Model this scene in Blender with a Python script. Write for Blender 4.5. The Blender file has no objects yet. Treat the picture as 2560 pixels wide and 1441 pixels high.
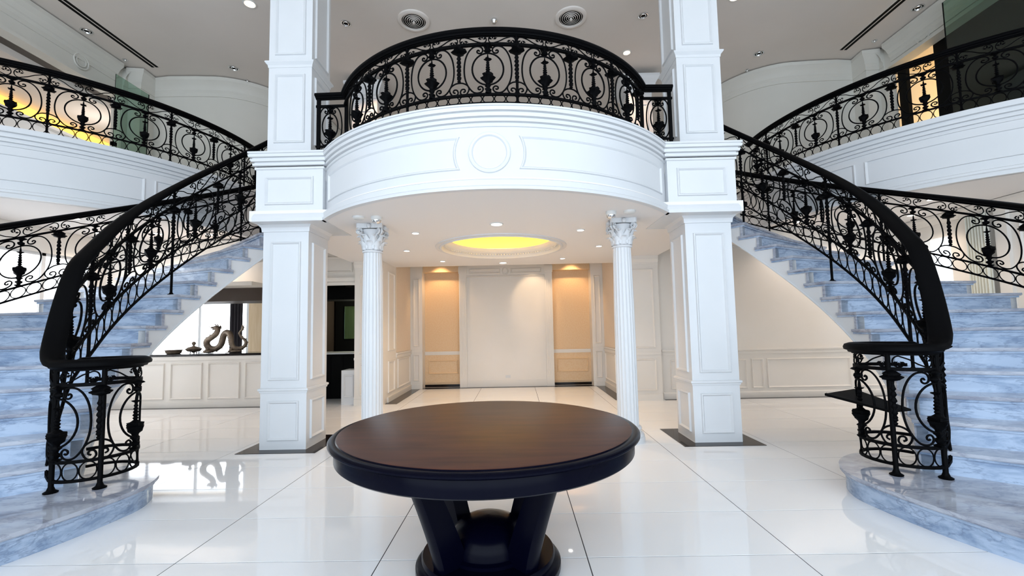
import bpy, bmesh, math, random
import numpy as np
random.seed(7)
PI = math.pi
scene = bpy.context.scene
COL = scene.collection

# ------------------------------------------------------------------ camera
def camera():
    f, ppy, p, y, r = 1091.35, 744.58, 0.07011, -0.00928, 0.01949
    cy, sy, cp, sp = math.cos(y), math.sin(y), math.cos(p), math.sin(p)
    F = np.array([sy*cp, cy*cp, sp]); R = np.array([cy, -sy, 0.0]); U = np.cross(R, F)
    c, s = math.cos(r), math.sin(r)
    R2, U2 = c*R - s*U, s*R + c*U
    from mathutils import Matrix
    m = Matrix(((R2[0], U2[0], -F[0], 0.2185), (R2[1], U2[1], -F[1], 0.0), (R2[2], U2[2], -F[2], 1.33), (0, 0, 0, 1)))
    cd = bpy.data.cameras.new('camera'); cd.sensor_width = 36; cd.sensor_fit = 'HORIZONTAL'
    cd.lens = f/2560*36; cd.shift_y = (ppy-720.5)/2560; cd.clip_start = 0.05
    o = bpy.data.objects.new('camera', cd); COL.objects.link(o); o.matrix_world = m
    scene.camera = o
camera()

# ------------------------------------------------------------------ world, daylight, exposure
scene.view_settings.view_transform = 'Standard'
scene.view_settings.look = 'None'
scene.view_settings.gamma = 1.0
scene.view_settings.use_curve_mapping = False
scene.view_settings.exposure = 0.05
w = bpy.data.worlds.new('world'); scene.world = w; w.use_nodes = True
bgn = w.node_tree.nodes['Background']; bgn.inputs[0].default_value = (0.86, 0.93, 1.0, 1); bgn.inputs[1].default_value = 2.2

def area_light(name, loc, rot, sx, sy, energy, col):
    l = bpy.data.lights.new(name, 'AREA'); l.shape = 'RECTANGLE'; l.size = sx; l.size_y = sy
    l.energy = energy; l.color = col
    o = bpy.data.objects.new(name, l); COL.objects.link(o); o.location = loc; o.rotation_euler = rot
    return o
# daylight through the tall glazed front wall behind the camera
area_light('daylight_front_window', (0, -3.1, 2.9), (PI/2, 0, 0), 12.5, 5.2, 430, (0.62, 0.80, 1.0))
# daylight through the side windows of the lower hall and the window behind the counter
area_light('daylight_side_window', (-7.62, 6.2, 1.6), (PI/2, 0, -PI/2), 2.6, 2.4, 60, (0.95, 0.97, 1.0))
area_light('daylight_counter_window', (-8.7, 11.7, 1.6), (PI/2, 0, PI), 3.6, 2.2, 110, (0.97, 0.98, 1.0))

def spot(name, loc, energy, col, ang=80, blend=0.6, tgt=None, size=0.03):
    l = bpy.data.lights.new(name, 'SPOT'); l.energy = energy; l.color = col; l.spot_size = math.radians(ang)
    l.spot_blend = blend; l.shadow_soft_size = size
    o = bpy.data.objects.new(name, l); COL.objects.link(o); o.location = loc
    if tgt is not None:
        from mathutils import Vector
        o.rotation_euler = (Vector(tgt)-Vector(loc)).to_track_quat('-Z', 'Y').to_euler()
    return o
def point(name, loc, energy, col, size=0.1):
    l = bpy.data.lights.new(name, 'POINT'); l.energy = energy; l.color = col; l.shadow_soft_size = size
    o = bpy.data.objects.new(name, l); COL.objects.link(o); o.location = loc
    return o
WARM = (1.0, 0.72, 0.45)

# ------------------------------------------------------------------ materials
def mat(name, col, rough=0.5, spec=0.5, metal=0.0, emit=None, es=0.0, alpha=None, trans=0.0, coat=0.0):
    m = bpy.data.materials.new(name); m.use_nodes = True
    b = m.node_tree.nodes['Principled BSDF']
    b.inputs['Base Color'].default_value = (*col, 1)
    b.inputs['Roughness'].default_value = rough
    b.inputs['Specular IOR Level'].default_value = spec
    b.inputs['Metallic'].default_value = metal
    b.inputs['Transmission Weight'].default_value = trans
    b.inputs['Coat Weight'].default_value = coat
    if emit: b.inputs['Emission Color'].default_value = (*emit, 1); b.inputs['Emission Strength'].default_value = es
    return m
def noise_tint(m, c1, c2, scale=4.0, detail=6, coords='Object', lo=0.35, hi=0.65, stretch=None, bump=0.0):
    nt = m.node_tree; b = nt.nodes['Principled BSDF']
    tc = nt.nodes.new('ShaderNodeTexCoord'); mp = nt.nodes.new('ShaderNodeMapping'); n = nt.nodes.new('ShaderNodeTexNoise'); r = nt.nodes.new('ShaderNodeValToRGB')
    nt.links.new(tc.outputs[coords], mp.inputs[0]); nt.links.new(mp.outputs[0], n.inputs['Vector'])
    if stretch: mp.inputs['Scale'].default_value = stretch
    n.inputs['Scale'].default_value = scale; n.inputs['Detail'].default_value = detail
    r.color_ramp.elements[0].position = lo; r.color_ramp.elements[1].position = hi
    r.color_ramp.elements[0].color = (*c1, 1); r.color_ramp.elements[1].color = (*c2, 1)
    nt.links.new(n.outputs['Fac'], r.inputs[0]); nt.links.new(r.outputs[0], b.inputs['Base Color'])
    if bump:
        bp = nt.nodes.new('ShaderNodeBump'); bp.inputs['Strength'].default_value = bump; bp.inputs['Distance'].default_value = 0.01
        nt.links.new(n.outputs['Fac'], bp.inputs['Height']); nt.links.new(bp.outputs[0], b.inputs['Normal'])
    return m
def marble(name, base, mid, vein, rough):
    m = mat(name, base, rough, 0.5); nt = m.node_tree; b = nt.nodes['Principled BSDF']
    tc = nt.nodes.new('ShaderNodeTexCoord'); mp = nt.nodes.new('ShaderNodeMapping'); mp.inputs['Rotation'].default_value = (0.35, 0.75, 0.5)
    mp.inputs['Scale'].default_value = (1.0, 1.8, 4.6)
    n1 = nt.nodes.new('ShaderNodeTexNoise'); n1.inputs['Scale'].default_value = 2.6; n1.inputs['Detail'].default_value = 12; n1.inputs['Roughness'].default_value = 0.66; n1.inputs['Distortion'].default_value = 0.35
    n2 = nt.nodes.new('ShaderNodeTexNoise'); n2.inputs['Scale'].default_value = 2.2; n2.inputs['Detail'].default_value = 10; n2.inputs['Roughness'].default_value = 0.6; n2.inputs['Distortion'].default_value = 0.3
    r1 = nt.nodes.new('ShaderNodeValToRGB'); e = r1.color_ramp.elements
    e[0].position = 0.38; e[0].color = (*mid, 1); e[1].position = 0.56; e[1].color = (*base, 1)
    r2 = nt.nodes.new('ShaderNodeValToRGB'); e = r2.color_ramp.elements
    e[0].position = 0.47; e[0].color = (0, 0, 0, 1); e[1].position = 0.495; e[1].color = (1, 1, 1, 1)
    x = e.new(0.525); x.color = (0, 0, 0, 1)
    mu = nt.nodes.new('ShaderNodeMath'); mu.operation = 'MULTIPLY'; mu.inputs[1].default_value = 0.5
    mx = nt.nodes.new('ShaderNodeMix'); mx.data_type = 'RGBA'
    nt.links.new(tc.outputs['Object'], mp.inputs[0])
    for n in (n1, n2): nt.links.new(mp.outputs[0], n.inputs['Vector'])
    nt.links.new(n1.outputs['Fac'], r1.inputs[0]); nt.links.new(n2.outputs['Fac'], r2.inputs[0]); nt.links.new(r2.outputs[0], mu.inputs[0])
    nt.links.new(mu.outputs[0], mx.inputs['Factor']); nt.links.new(r1.outputs[0], mx.inputs['A']); mx.inputs['B'].default_value = (*vein, 1)
    nt.links.new(mx.outputs['Result'], b.inputs['Base Color'])
    return m

M = {}
M['white'] = noise_tint(mat('white_paint', (0.695, 0.705, 0.715), 0.38, 0.4), (0.685, 0.695, 0.705), (0.71, 0.715, 0.725), 1.5)
M['cream'] = noise_tint(mat('cream_paint', (0.80, 0.76, 0.70), 0.45, 0.4), (0.79, 0.75, 0.69), (0.82, 0.78, 0.73), 1.2)
M['peach'] = noise_tint(mat('peach_wallpaper', (0.78, 0.56, 0.34), 0.6, 0.3), (0.77, 0.54, 0.32), (0.80, 0.60, 0.39), 40)
M['palepeach'] = noise_tint(mat('pale_peach_wallpaper', (0.80, 0.67, 0.53), 0.6, 0.3), (0.79, 0.66, 0.52), (0.82, 0.70, 0.57), 40)
M['ceil'] = noise_tint(mat('ceiling_paint', (0.75, 0.69, 0.635), 0.8, 0.2), (0.735, 0.675, 0.62), (0.765, 0.705, 0.65), 1.0)
M['soffit'] = mat('soffit_paint', (0.84, 0.81, 0.79), 0.6, 0.3)
M['upwall'] = noise_tint(mat('upper_wall_paint', (0.70, 0.68, 0.62), 0.6, 0.3), (0.68, 0.66, 0.60), (0.73, 0.71, 0.65), 1.0)
M['marble'] = marble('blue_grey_marble', (0.43, 0.53, 0.68), (0.24, 0.33, 0.48), (0.13, 0.18, 0.29), 0.12)
M['marble_top'] = marble('polished_grey_marble', (0.46, 0.49, 0.56), (0.28, 0.30, 0.37), (0.17, 0.18, 0.25), 0.07)
M['iron'] = mat('black_wrought_iron', (0.0016, 0.0016, 0.002), 0.55, 0.05)
M['rail'] = mat('black_lacquered_wood', (0.0016, 0.0016, 0.002), 0.5, 0.045)
M['tile'] = noise_tint(mat('polished_white_tile', (0.87, 0.87, 0.87), 0.035, 0.55), (0.89, 0.89, 0.90), (0.915, 0.915, 0.915), 0.8)
M['grout'] = mat('tile_joint', (0.05, 0.05, 0.055), 0.7, 0.1)
M['granite'] = mat('dark_granite_border', (0.012, 0.008, 0.007), 0.10, 0.18)
M['tabletop'] = noise_tint(mat('dark_walnut_veneer', (0.06, 0.018, 0.009), 0.36, 0.26), (0.040, 0.012, 0.007), (0.085, 0.026, 0.012), 3.0, 8, 'Object', 0.3, 0.7, (1.0, 7.0, 1.0))
M['tabledark'] = mat('ebony_lacquer', (0.0010, 0.0012, 0.006), 0.24, 0.06)
M['black'] = mat('matt_black', (0.004, 0.004, 0.004), 0.7, 0.1)
M['chrome'] = mat('chrome_trim', (0.75, 0.75, 0.75), 0.18, 0.5, 1.0)
M['lamp'] = mat('lit_lamp', (1, 1, 1), 0.5, 0.3, 0, (1.0, 0.93, 0.84), 14)
M['lampwarm'] = mat('lit_warm_lamp', (1, 1, 1), 0.5, 0.3, 0, (1.0, 0.66, 0.36), 16)
M['cove'] = mat('yellow_cove_strip', (1, 0.8, 0.3), 0.5, 0.3, 0, (1.0, 0.62, 0.10), 16)
M['covesoft'] = mat('amber_cove_panel', (1, 0.7, 0.2), 0.5, 0.3, 0, (1.0, 0.50, 0.05), 1.8)
M['domepaint'] = mat('dome_paint', (0.85, 0.74, 0.42), 0.6, 0.3)
M['plastic'] = mat('white_plastic', (0.72, 0.72, 0.70), 0.4, 0.4)
M['wood'] = noise_tint(mat('light_oak_panel', (0.70, 0.53, 0.33), 0.5, 0.3), (0.66, 0.49, 0.30), (0.76, 0.60, 0.40), 3, 6, 'Object', 0.3, 0.7, (6, 6, 0.6))
M['brown'] = mat('dark_brown_paint', (0.055, 0.038, 0.028), 0.6, 0.3)
M['curtain'] = mat('grey_curtain_cloth', (0.10, 0.09, 0.10), 0.9, 0.1)
M['drape'] = mat('pale_curtain_cloth', (0.72, 0.72, 0.64), 0.9, 0.1)
M['bronze'] = noise_tint(mat('bronze_casting', (0.20, 0.15, 0.11), 0.45, 0.5, 0.3), (0.14, 0.10, 0.075), (0.30, 0.235, 0.17), 14, 6)
M['glass'] = mat('green_tinted_glass', (0.42, 0.60, 0.50), 0.0, 0.15, 0, None, 0, None, 1.0)
M['pane'] = mat('clear_window_glass', (0.96, 0.98, 1.0), 0.0, 0.4, 0, None, 0, None, 1.0)
M['purple'] = mat('violet_cloth', (0.20, 0.10, 0.33), 0.8, 0.2)
M['red'] = mat('dark_red_lacquer', (0.11, 0.006, 0.02), 0.4, 0.3)

# ------------------------------------------------------------------ mesh helpers
class MB:
    def __init__(s): s.v = []; s.f = []
    def add(s, v, f):
        n = len(s.v); s.v += [tuple(map(float, p)) for p in v]; s.f += [tuple(i+n for i in q) for q in f]; return s
    def box(s, x0, x1, y0, y1, z0, z1):
        return s.add([(x0,y0,z0),(x1,y0,z0),(x1,y1,z0),(x0,y1,z0),(x0,y0,z1),(x1,y0,z1),(x1,y1,z1),(x0,y1,z1)],
                     [(3,2,1,0),(4,5,6,7),(0,1,5,4),(1,2,6,5),(2,3,7,6),(3,0,4,7)])
    def cbox(s, c, d): return s.box(c[0]-d[0]/2,c[0]+d[0]/2,c[1]-d[1]/2,c[1]+d[1]/2,c[2]-d[2]/2,c[2]+d[2]/2)
    def prism(s, poly, z0, z1):
        n = len(poly)
        return s.add([(x,y,z0) for x,y in poly]+[(x,y,z1) for x,y in poly],
                     [tuple(range(n))[::-1], tuple(range(n,2*n))]+[(i,(i+1)%n,n+(i+1)%n,n+i) for i in range(n)])
    def lathe(s, prof, c=(0,0,0), n=24, wav=None, cap=True):
        v, f = [], []
        for j,(r,z) in enumerate(prof):
            for i in range(n):
                a = 2*PI*i/n; rr = r*(wav(j,a) if wav else 1)
                v.append((c[0]+rr*math.cos(a), c[1]+rr*math.sin(a), c[2]+z))
        m = len(prof)
        for j in range(m-1):
            for i in range(n):
                f.append((j*n+i, j*n+(i+1)%n, (j+1)*n+(i+1)%n, (j+1)*n+i))
        if cap: f.append(tuple(range(n))[::-1]); f.append(tuple(range((m-1)*n, m*n)))
        return s.add(v, f)
    def sweep(s, pts, nrm, prof, closed=False, caps=True):
        """pts: world path points; nrm: horizontal unit normals; prof: closed loop of (offset along normal, z)"""
        v, f = [], []; m = len(prof); n = len(pts)
        for p, q in zip(pts, nrm):
            for o, z in prof: v.append((p[0]+q[0]*o, p[1]+q[1]*o, p[2]+z))
        for i in range(n if closed else n-1):
            k = (i+1) % n
            for j in range(m): f.append((i*m+j, i*m+(j+1)%m, k*m+(j+1)%m, k*m+j))
        if caps and not closed: f.append(tuple(range(m))[::-1]); f.append(tuple(range((n-1)*m, n*m)))
        return s.add(v, f)
    def tube(s, pts, r, n=6, ref=None, closed=False):
        P = np.asarray(pts, float); N = len(P)
        if closed: T = np.roll(P,-1,0)-np.roll(P,1,0)
        else: T = np.gradient(P, axis=0)
        T /= np.maximum(np.linalg.norm(T,axis=1,keepdims=True),1e-9)
        if ref is None: ref = np.tile([0.123,0.234,0.97],(N,1))
        ref = np.asarray(ref,float)
        if ref.ndim == 1: ref = np.tile(ref,(N,1))
        B = np.cross(T,ref); B /= np.maximum(np.linalg.norm(B,axis=1,keepdims=True),1e-9); A = np.cross(B,T)
        r = np.broadcast_to(np.asarray(r,float),(N,))
        an = np.arange(n)*2*PI/n
        V = P[:,None,:]+r[:,None,None]*(np.cos(an)[None,:,None]*B[:,None,:]+np.sin(an)[None,:,None]*A[:,None,:])
        f = []
        for i in range(N if closed else N-1):
            k = (i+1)%N
            for j in range(n): f.append((i*n+j,i*n+(j+1)%n,k*n+(j+1)%n,k*n+j))
        if not closed: f.append(tuple(range(n))[::-1]); f.append(tuple(range((N-1)*n,N*n)))
        return s.add(V.reshape(-1,3).tolist(), f)
    def ell(s, c, r, n=10, m=7):
        v, f = [], []
        for j in range(1,m):
            t = PI*j/m
            for i in range(n):
                a = 2*PI*i/n; v.append((c[0]+r[0]*math.sin(t)*math.cos(a), c[1]+r[1]*math.sin(t)*math.sin(a), c[2]+r[2]*math.cos(t)))
        a0 = len(v); v += [(c[0],c[1],c[2]+r[2]),(c[0],c[1],c[2]-r[2])]
        for j in range(m-2):
            for i in range(n): f.append((j*n+i,(j+1)*n+i,(j+1)*n+(i+1)%n,j*n+(i+1)%n))
        for i in range(n): f.append((a0,i,(i+1)%n)); f.append((a0+1,(m-2)*n+(i+1)%n,(m-2)*n+i))
        return s.add(v,f)
def wloc(p):
    l = [0.0,0.0,0.0]
    while p is not None:
        l = [l[i]+p.location[i] for i in range(3)]; p = p.parent
    return l
def obj(name, mb, m, parent=None, smooth=None, recalc=True, origin=None):
    me = bpy.data.meshes.new(name)
    v = mb.v
    if origin is not None: v = [(x-origin[0],y-origin[1],z-origin[2]) for x,y,z in v]
    me.from_pydata(v, [], mb.f)
    if recalc:
        b = bmesh.new(); b.from_mesh(me); bmesh.ops.recalc_face_normals(b, faces=b.faces); b.to_mesh(me); b.free()
    if smooth is not None:
        me.polygons.foreach_set('use_smooth', [True]*len(me.polygons))
        me.set_sharp_from_angle(angle=math.radians(smooth))
    me.materials.append(M[m])
    o = bpy.data.objects.new(name, me); COL.objects.link(o)
    if parent is not None: o.parent = parent
    if origin is not None:
        o.location = origin
        if parent is not None: o.location = [origin[i]-parent.location[i] for i in range(3)]
    elif parent is not None: o.location = [-c for c in wloc(parent)]
    return o
def tag(o, label, cat, group=None):
    o['label'] = label; o['category'] = cat
    if group: o['group'] = group
    return o
def thing(name, label, cat, loc=(0,0,0), group=None):
    o = bpy.data.objects.new(name, None); COL.objects.link(o); o.location = loc
    return tag(o, label, cat, group)
def struct(name, mb, m, smooth=None):
    o = obj(name, mb, m, None, smooth); o['kind'] = 'structure'; return o
def struct_root(name, loc=(0,0,0)):
    o = bpy.data.objects.new(name, None); COL.objects.link(o); o.location = loc; o['kind'] = 'structure'; return o
def instance(src, name, parent, loc):
    o = bpy.data.objects.new(name, src.data); COL.objects.link(o)
    if parent is not None: o.parent = parent
    o.location = loc
    return o

def moulding(mapf, poly, prof=((0,-0.001),(0.007,0.020),(0.016,0.022),(0.030,0.006),(0.034,-0.001)), sub=1):
    """picture-frame moulding along closed polygon poly in (u,v); mapf(u,v,d) -> xyz"""
    P = []
    n = len(poly)
    for i in range(n):
        a, b = np.array(poly[i],float), np.array(poly[(i+1)%n],float)
        for k in range(sub): P.append(a+(b-a)*k/sub)
    P = np.array(P); n = len(P)
    A = np.roll(P,-1,0)-P; A /= np.maximum(np.linalg.norm(A,axis=1,keepdims=True),1e-9)
    area = 0.5*np.sum(P[:,0]*np.roll(P[:,1],-1)-np.roll(P[:,0],-1)*P[:,1]); sg = 1 if area > 0 else -1
    Nn = sg*np.stack([-A[:,1],A[:,0]],1); Np = np.roll(Nn,1,0)
    mi = Nn+Np; mi /= np.maximum((1+(Nn*Np).sum(1,keepdims=True)),0.3)
    mb = MB(); v = []; m = len(prof)
    for o, d in prof:
        Q = P+mi*o
        v += [mapf(q[0],q[1],d) for q in Q]
    f = []
    for j in range(m-1):
        for i in range(n): f.append((j*n+i, j*n+(i+1)%n, (j+1)*n+(i+1)%n, (j+1)*n+i))
    return mb.add(v,f)
def rect(u0,u1,v0,v1): return [(u0,v0),(u1,v0),(u1,v1),(u0,v1)]
def flat(o, u, n):
    return lambda a,b,d: (o[0]+u[0]*a+n[0]*d, o[1]+u[1]*a+n[1]*d, o[2]+b)
def front_panel(parent, x0,x1,z0,z1,y, m='white', name='panel', prof=None):   # on a face looking to -Y
    mp = lambda a,b,d: (a, y-d, b)
    return obj(name, moulding(mp, rect(x0,x1,z0,z1), *( [prof] if prof else [])), m, parent, recalc=False)
def side_panel(parent, y0,y1,z0,z1,x,sg, m='white', name='panel'):   # on a face looking to sg*X
    mp = lambda a,b,d: (x+sg*d, a, b)
    return obj(name, moulding(mp, rect(y0,y1,z0,z1)), m, parent, recalc=False)

# ------------------------------------------------------------------ levels
SOF = 2.60      # soffit under the balcony
UPF = 3.30      # upper floor behind the balcony
GAL = 4.00      # gallery cornice top
CEI = 6.60      # upper ceiling
WX = 7.40       # side walls
BY = 8.00       # back wall of the hall
DX = 0.03       # the stairs are a touch off the axis

# ------------------------------------------------------------------ floor and tiles
mb = MB().box(-11,11,-3.2,14,-0.2,-0.0015)
floor = struct('floor', mb, 'grout')
tp = MB()
a, b, e = 0.5972, 0.2972, 0.0005
tp.add([(-a,-b,-0.006),(a,-b,-0.006),(a,b,-0.006),(-a,b,-0.006),(-a,-b,-0.0012),(a,-b,-0.0012),(a,b,-0.0012),(-a,b,-0.0012),
        (-a+e,-b+e,0),(a-e,-b+e,0),(a-e,b-e,0),(-a+e,b-e,0)],
       [(0,1,5,4),(1,2,6,5),(2,3,7,6),(3,0,4,7),(4,5,9,8),(5,6,10,9),(6,7,11,10),(7,4,8,11),(8,9,10,11)])
tile0 = None
def tile(x, y):
    global tile0
    if tile0 is None:
        tile0 = obj('tile', tp, 'tile', floor); tile0.location = (x,y,0)
    else: instance(tile0, 'tile', floor, (x,y,0))
for j in range(13):
    y = 0.525+0.6*j
    for i in range(-6,7): tile(1.2*i, y)
for j in range(4):
    for i in range(-2,3): tile(1.2*i, 8.325+0.6*j)
mb = MB().box(-7.8,7.8,-3.2,0.223,-0.006,0)
obj('tile_field', mb, 'tile', floor)
mb = MB().box(-11,-7.8,-3.2,14,-0.006,0).box(7.8,11,-3.2,14,-0.006,0).box(-7.8,-3.0,8.03,14,-0.006,0).box(3.0,7.8,8.03,14,-0.006,0).box(-3,3,10.43,14,-0.006,0)
obj('tile_field', mb, 'tile', floor)
# dark granite borders
g = MB()
for sx in (-1,1):
    x0,x1 = sorted((sx*2.03,sx*2.92)); xi0,xi1 = sorted((sx*2.20,sx*2.75))
    g = MB().box(x0,x1,4.89,5.04,0.0,0.004).box(x0,x1,5.58,5.73,0.0,0.004).box(x0,xi0,5.04,5.58,0.0,0.004).box(xi1,x1,5.04,5.58,0.0,0.004)
    obj('granite_border', g, 'granite', floor)
    x0,x1 = sorted((sx*2.20,sx*1.98))
    g = MB().box(x0,x1,8.0,9.92,0.0,0.004); obj('granite_border', g, 'granite', floor)
g = MB().box(-1.98,1.98,9.93,10.1,0.0,0.004); obj('granite_border', g, 'granite', floor)
for x0,x1 in ((2.85,7.3),(-7.3,-4.40)):
    obj('granite_border', MB().box(x0,x1,7.90,7.985,0.0,0.004), 'granite', floor)

# ------------------------------------------------------------------ lower soffit with dome opening
DC = (0.0, 6.77)
BC = (0.0, 6.315)   # centre of the balcony arc
def soffit():
    SX = 2.80
    angs = set(np.linspace(0,2*PI,97)[:-1].tolist())
    bl = []
    th = math.asin(1.95/2.392)
    for t in np.linspace(-th,th,41): bl.append((BC[0]+2.392*math.sin(t), BC[1]-2.392*math.cos(t)))
    bl += [(1.95,4.86),(SX,4.86),(SX,BY),(2.3,BY),(2.3,8.70),(-2.3,8.70),(-2.3,BY),(-SX,BY),(-SX,4.86),(-1.95,4.86)]
    for x,y in bl: angs.add(math.atan2(y-DC[1],x-DC[0])%(2*PI))
    angs = sorted(angs); v,f = [],[]
    nb = len(bl); ok = []
    for t in angs:
        d = (math.cos(t),math.sin(t)); best = None
        for i in range(nb):
            (x1,y1),(x2,y2) = bl[i],bl[(i+1)%nb]
            ex,ey = x2-x1,y2-y1; den = d[0]*ey-d[1]*ex
            if abs(den)<1e-9: continue
            s = ((x1-DC[0])*ey-(y1-DC[1])*ex)/den; q = ((x1-DC[0])*d[1]-(y1-DC[1])*d[0])/den
            if s>0.2 and -1e-6<=q<=1+1e-6 and (best is None or s>best): best = s
        ok.append(best)
        v.append((DC[0]+0.97*d[0],DC[1]+0.97*d[1],SOF)); v.append((DC[0]+best*d[0],DC[1]+best*d[1],SOF))
    n = len(angs)
    for i in range(n): k=(i+1)%n; f.append((2*i,2*i+1,2*k+1,2*k))
    m = MB().add(v,f); nv = len(v)
    m.add([(x,y,SOF+0.12) for x,y,z in v],[q[::-1] for q in f])
    for i in range(n): k=(i+1)%n; m.f.append((2*i+1,nv+2*i+1,nv+2*k+1,2*k+1)); m.f.append((2*i,2*k,nv+2*k,nv+2*i))
    return m
struct('ceiling_lower', soffit(), 'soffit')
# dome: thing of its own set in the soffit
dome = thing('ceiling_dome', 'round recessed ceiling dome glowing yellow inside a white ring moulding', 'dome', (DC[0],DC[1],SOF))
obj('ring_moulding', MB().lathe([(1.02,0.004),(1.016,-0.012),(0.985,-0.022),(0.965,-0.016),(0.95,-0.03),(0.925,-0.03),(0.91,-0.008),(0.905,0.02),(0.93,0.02)],(*DC,SOF),96,cap=False),'white',dome,40)
obj('throat', MB().lathe([(0.907,0.0),(0.90,0.03),(0.85,0.05),(0.80,0.10),(0.79,0.125),(0.82,0.125),(0.98,0.121),(0.98,0.1)],(*DC,SOF),96,cap=False),'white',dome,40)
dd = MB()
for i in range(110):
    a = 2*PI*i/110; dd.cbox((DC[0]+0.872*math.cos(a),DC[1]+0.872*math.sin(a),SOF+0.030),(0.022,0.022,0.022))
o = obj('dentil_band', dd,'white',dome); o['kind']='stuff'
obj('cap', MB().lathe([(1.10,0.12),(1.10,0.20),(1.0,0.30),(0.7,0.38),(0.35,0.42),(0.02,0.43)],(*DC,SOF),64,cap=False),'domepaint',dome,60)
t = np.linspace(0,2*PI,97)[:-1]
obj('light_strip', MB().tube(np.stack([DC[0]+0.98*np.cos(t),DC[1]+0.98*np.sin(t),0*t+SOF+0.145],1),0.018,6,(0,0,1),True),'cove',dome,60)

# ------------------------------------------------------------------ back walls of the hall, alcove
def wall(name, boxes, m):
    mb = MB()
    for b in boxes: mb.box(*b)
    return struct(name, mb, m)
# wall on the wainscot side, from the alcove pilaster to the side wall
wr = wall('wall_back_wainscot', [(2.20,WX,BY,BY+0.15,0,3.07)], 'cream')
for x0,x1 in ((2.98,3.55),(3.62,4.36),(4.44,4.66),(4.72,6.22),(6.36,7.2)):
    front_panel(wr,x0,x1,0.17,0.70,BY,'cream')
obj('chair_rail', MB().sweep([(2.84,BY,0),(WX,BY,0)],[(0,-1)]*2,[(0,0.79),(0.02,0.79),(0.022,0.82),(0.012,0.835),(0.035,0.86),(0.035,0.885),(0,0.885)]),'cream',wr)
obj('baseboard', MB().sweep([(2.84,BY,0),(WX,BY,0)],[(0,-1)]*2,[(0,0),(0.022,0),(0.022,0.10),(0.012,0.12),(0,0.125)]),'cream',wr)
# wall on the counter side with kitchen opening and counter opening
wl = wall('wall_back_counter', [(-2.72,-2.20,BY,BY+0.15,0,2.20),(-4.40,-3.60,BY,BY+0.15,0,2.20),(-WX,-2.20,BY,BY+0.15,2.20,3.07),(-WX,-6.95,BY,BY+0.15,0,2.20)], 'cream')
front_panel(wl,-3.95,-2.80,2.42,2.72,BY,'cream'); front_panel(wl,-3.95,-2.80,2.82,3.1,BY,'cream')
obj('door_head', MB().sweep([(-3.62,BY,0),(-2.70,BY,0)],[(0,-1)]*2,[(0,2.18),(0.05,2.18),(0.05,2.23),(0.03,2.25),(0.06,2.29),(0.06,2.32),(0,2.32)]),'cream',wl)
obj('counter_header', MB().box(-6.95,-4.40,BY-0.02,BY+0.7,1.93,2.20),'brown',wl)
obj('header_soffit', MB().box(-6.95,-4.40,BY-0.45,BY-0.02,2.17,2.24),'cream',wl)
# alcove
for sx,nm in ((-1,'wall_alcove_kitchen'),(1,'wall_alcove_wainscot')):
    x0,x1 = sorted((sx*2.20,sx*2.32))
    aw = wall(nm, [(x0,x1,BY+0.15,10.25,0,3.0)], 'cream')
    for y0,y1 in ((8.2,8.62),): 
        side_panel(aw,y0,y1,0.95,2.45,sx*2.20,-sx,'cream'); side_panel(aw,y0,y1,0.17,0.76,sx*2.20,-sx,'cream')
    side_panel(aw,8.85,9.85,0.17,0.76,sx*2.20,-sx,'cream')
    obj('chair_rail', MB().sweep([(sx*2.20,8.75,0),(sx*2.20,9.95,0)],[(-sx,0)]*2,[(0,0.79),(0.02,0.79),(0.022,0.82),(0.012,0.835),(0.035,0.86),(0.035,0.885),(0,0.885)]),'cream',aw)
    obj('wallpaper_field', MB().box(*sorted((sx*2.20,sx*2.193)),8.75,9.9,0.89,3.0),'palepeach',aw)
    obj('baseboard', MB().box(*sorted((sx*2.20,sx*2.175)),BY+0.15,9.95,0,0.10),'cream',aw)
ab = wall('wall_alcove_back', [(-2.32,2.32,10.25,10.4,0,3.2)], 'peach')
obj('centre_panel', MB().box(-1.10,1.06,10.10,10.25,0,3.0),'cream',ab)
obj('baseboard', MB().box(-0.95,0.91,10.085,10.10,0,0.16),'cream',ab)
for x0,x1 in ((-1.10,-0.93),(0.89,1.06)):
    mb = MB().box(x0,x1,10.06,10.10,0,2.62)
    obj('pilaster', mb,'cream',ab)
    for i in range(4):
        xx = x0+0.03+i*(x1-x0-0.06)/3; obj('flute', MB().tube([(xx,10.058,0.2),(xx,10.058,2.45)],0.008,6,(1,0,0)),'cream',ab,60)
    obj('pilaster_block', MB().box(x0-0.01,x1+0.01,10.04,10.10,2.62,2.78),'cream',ab)
    mx = (x0+x1)/2; obj('rosette', MB().box(mx-0.04,mx+0.04,10.03,10.04,2.66,2.74),'cream',ab)
obj('frieze', MB().box(-0.93,0.89,10.07,10.10,2.55,2.80),'cream',ab)
obj('frieze_moulding', MB().sweep([(-0.93,10.08,0),(0.89,10.08,0)],[(0,-1)]*2,[(0,2.53),(0.03,2.54),(0.02,2.565),(0,2.57)]),'cream',ab)
front_panel(ab,-0.86,-0.14,2.60,2.72,10.07,'cream'); front_panel(ab,0.10,0.82,2.60,2.72,10.07,'cream')
t = np.linspace(0,2*PI,33)[:-1]
obj('rosette', MB().tube(np.stack([-0.02+0.07*np.cos(t),0*t+10.065,2.66+0.07*np.sin(t)],1),0.012,6,(0,1,0),True),'cream',ab,60)
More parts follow.
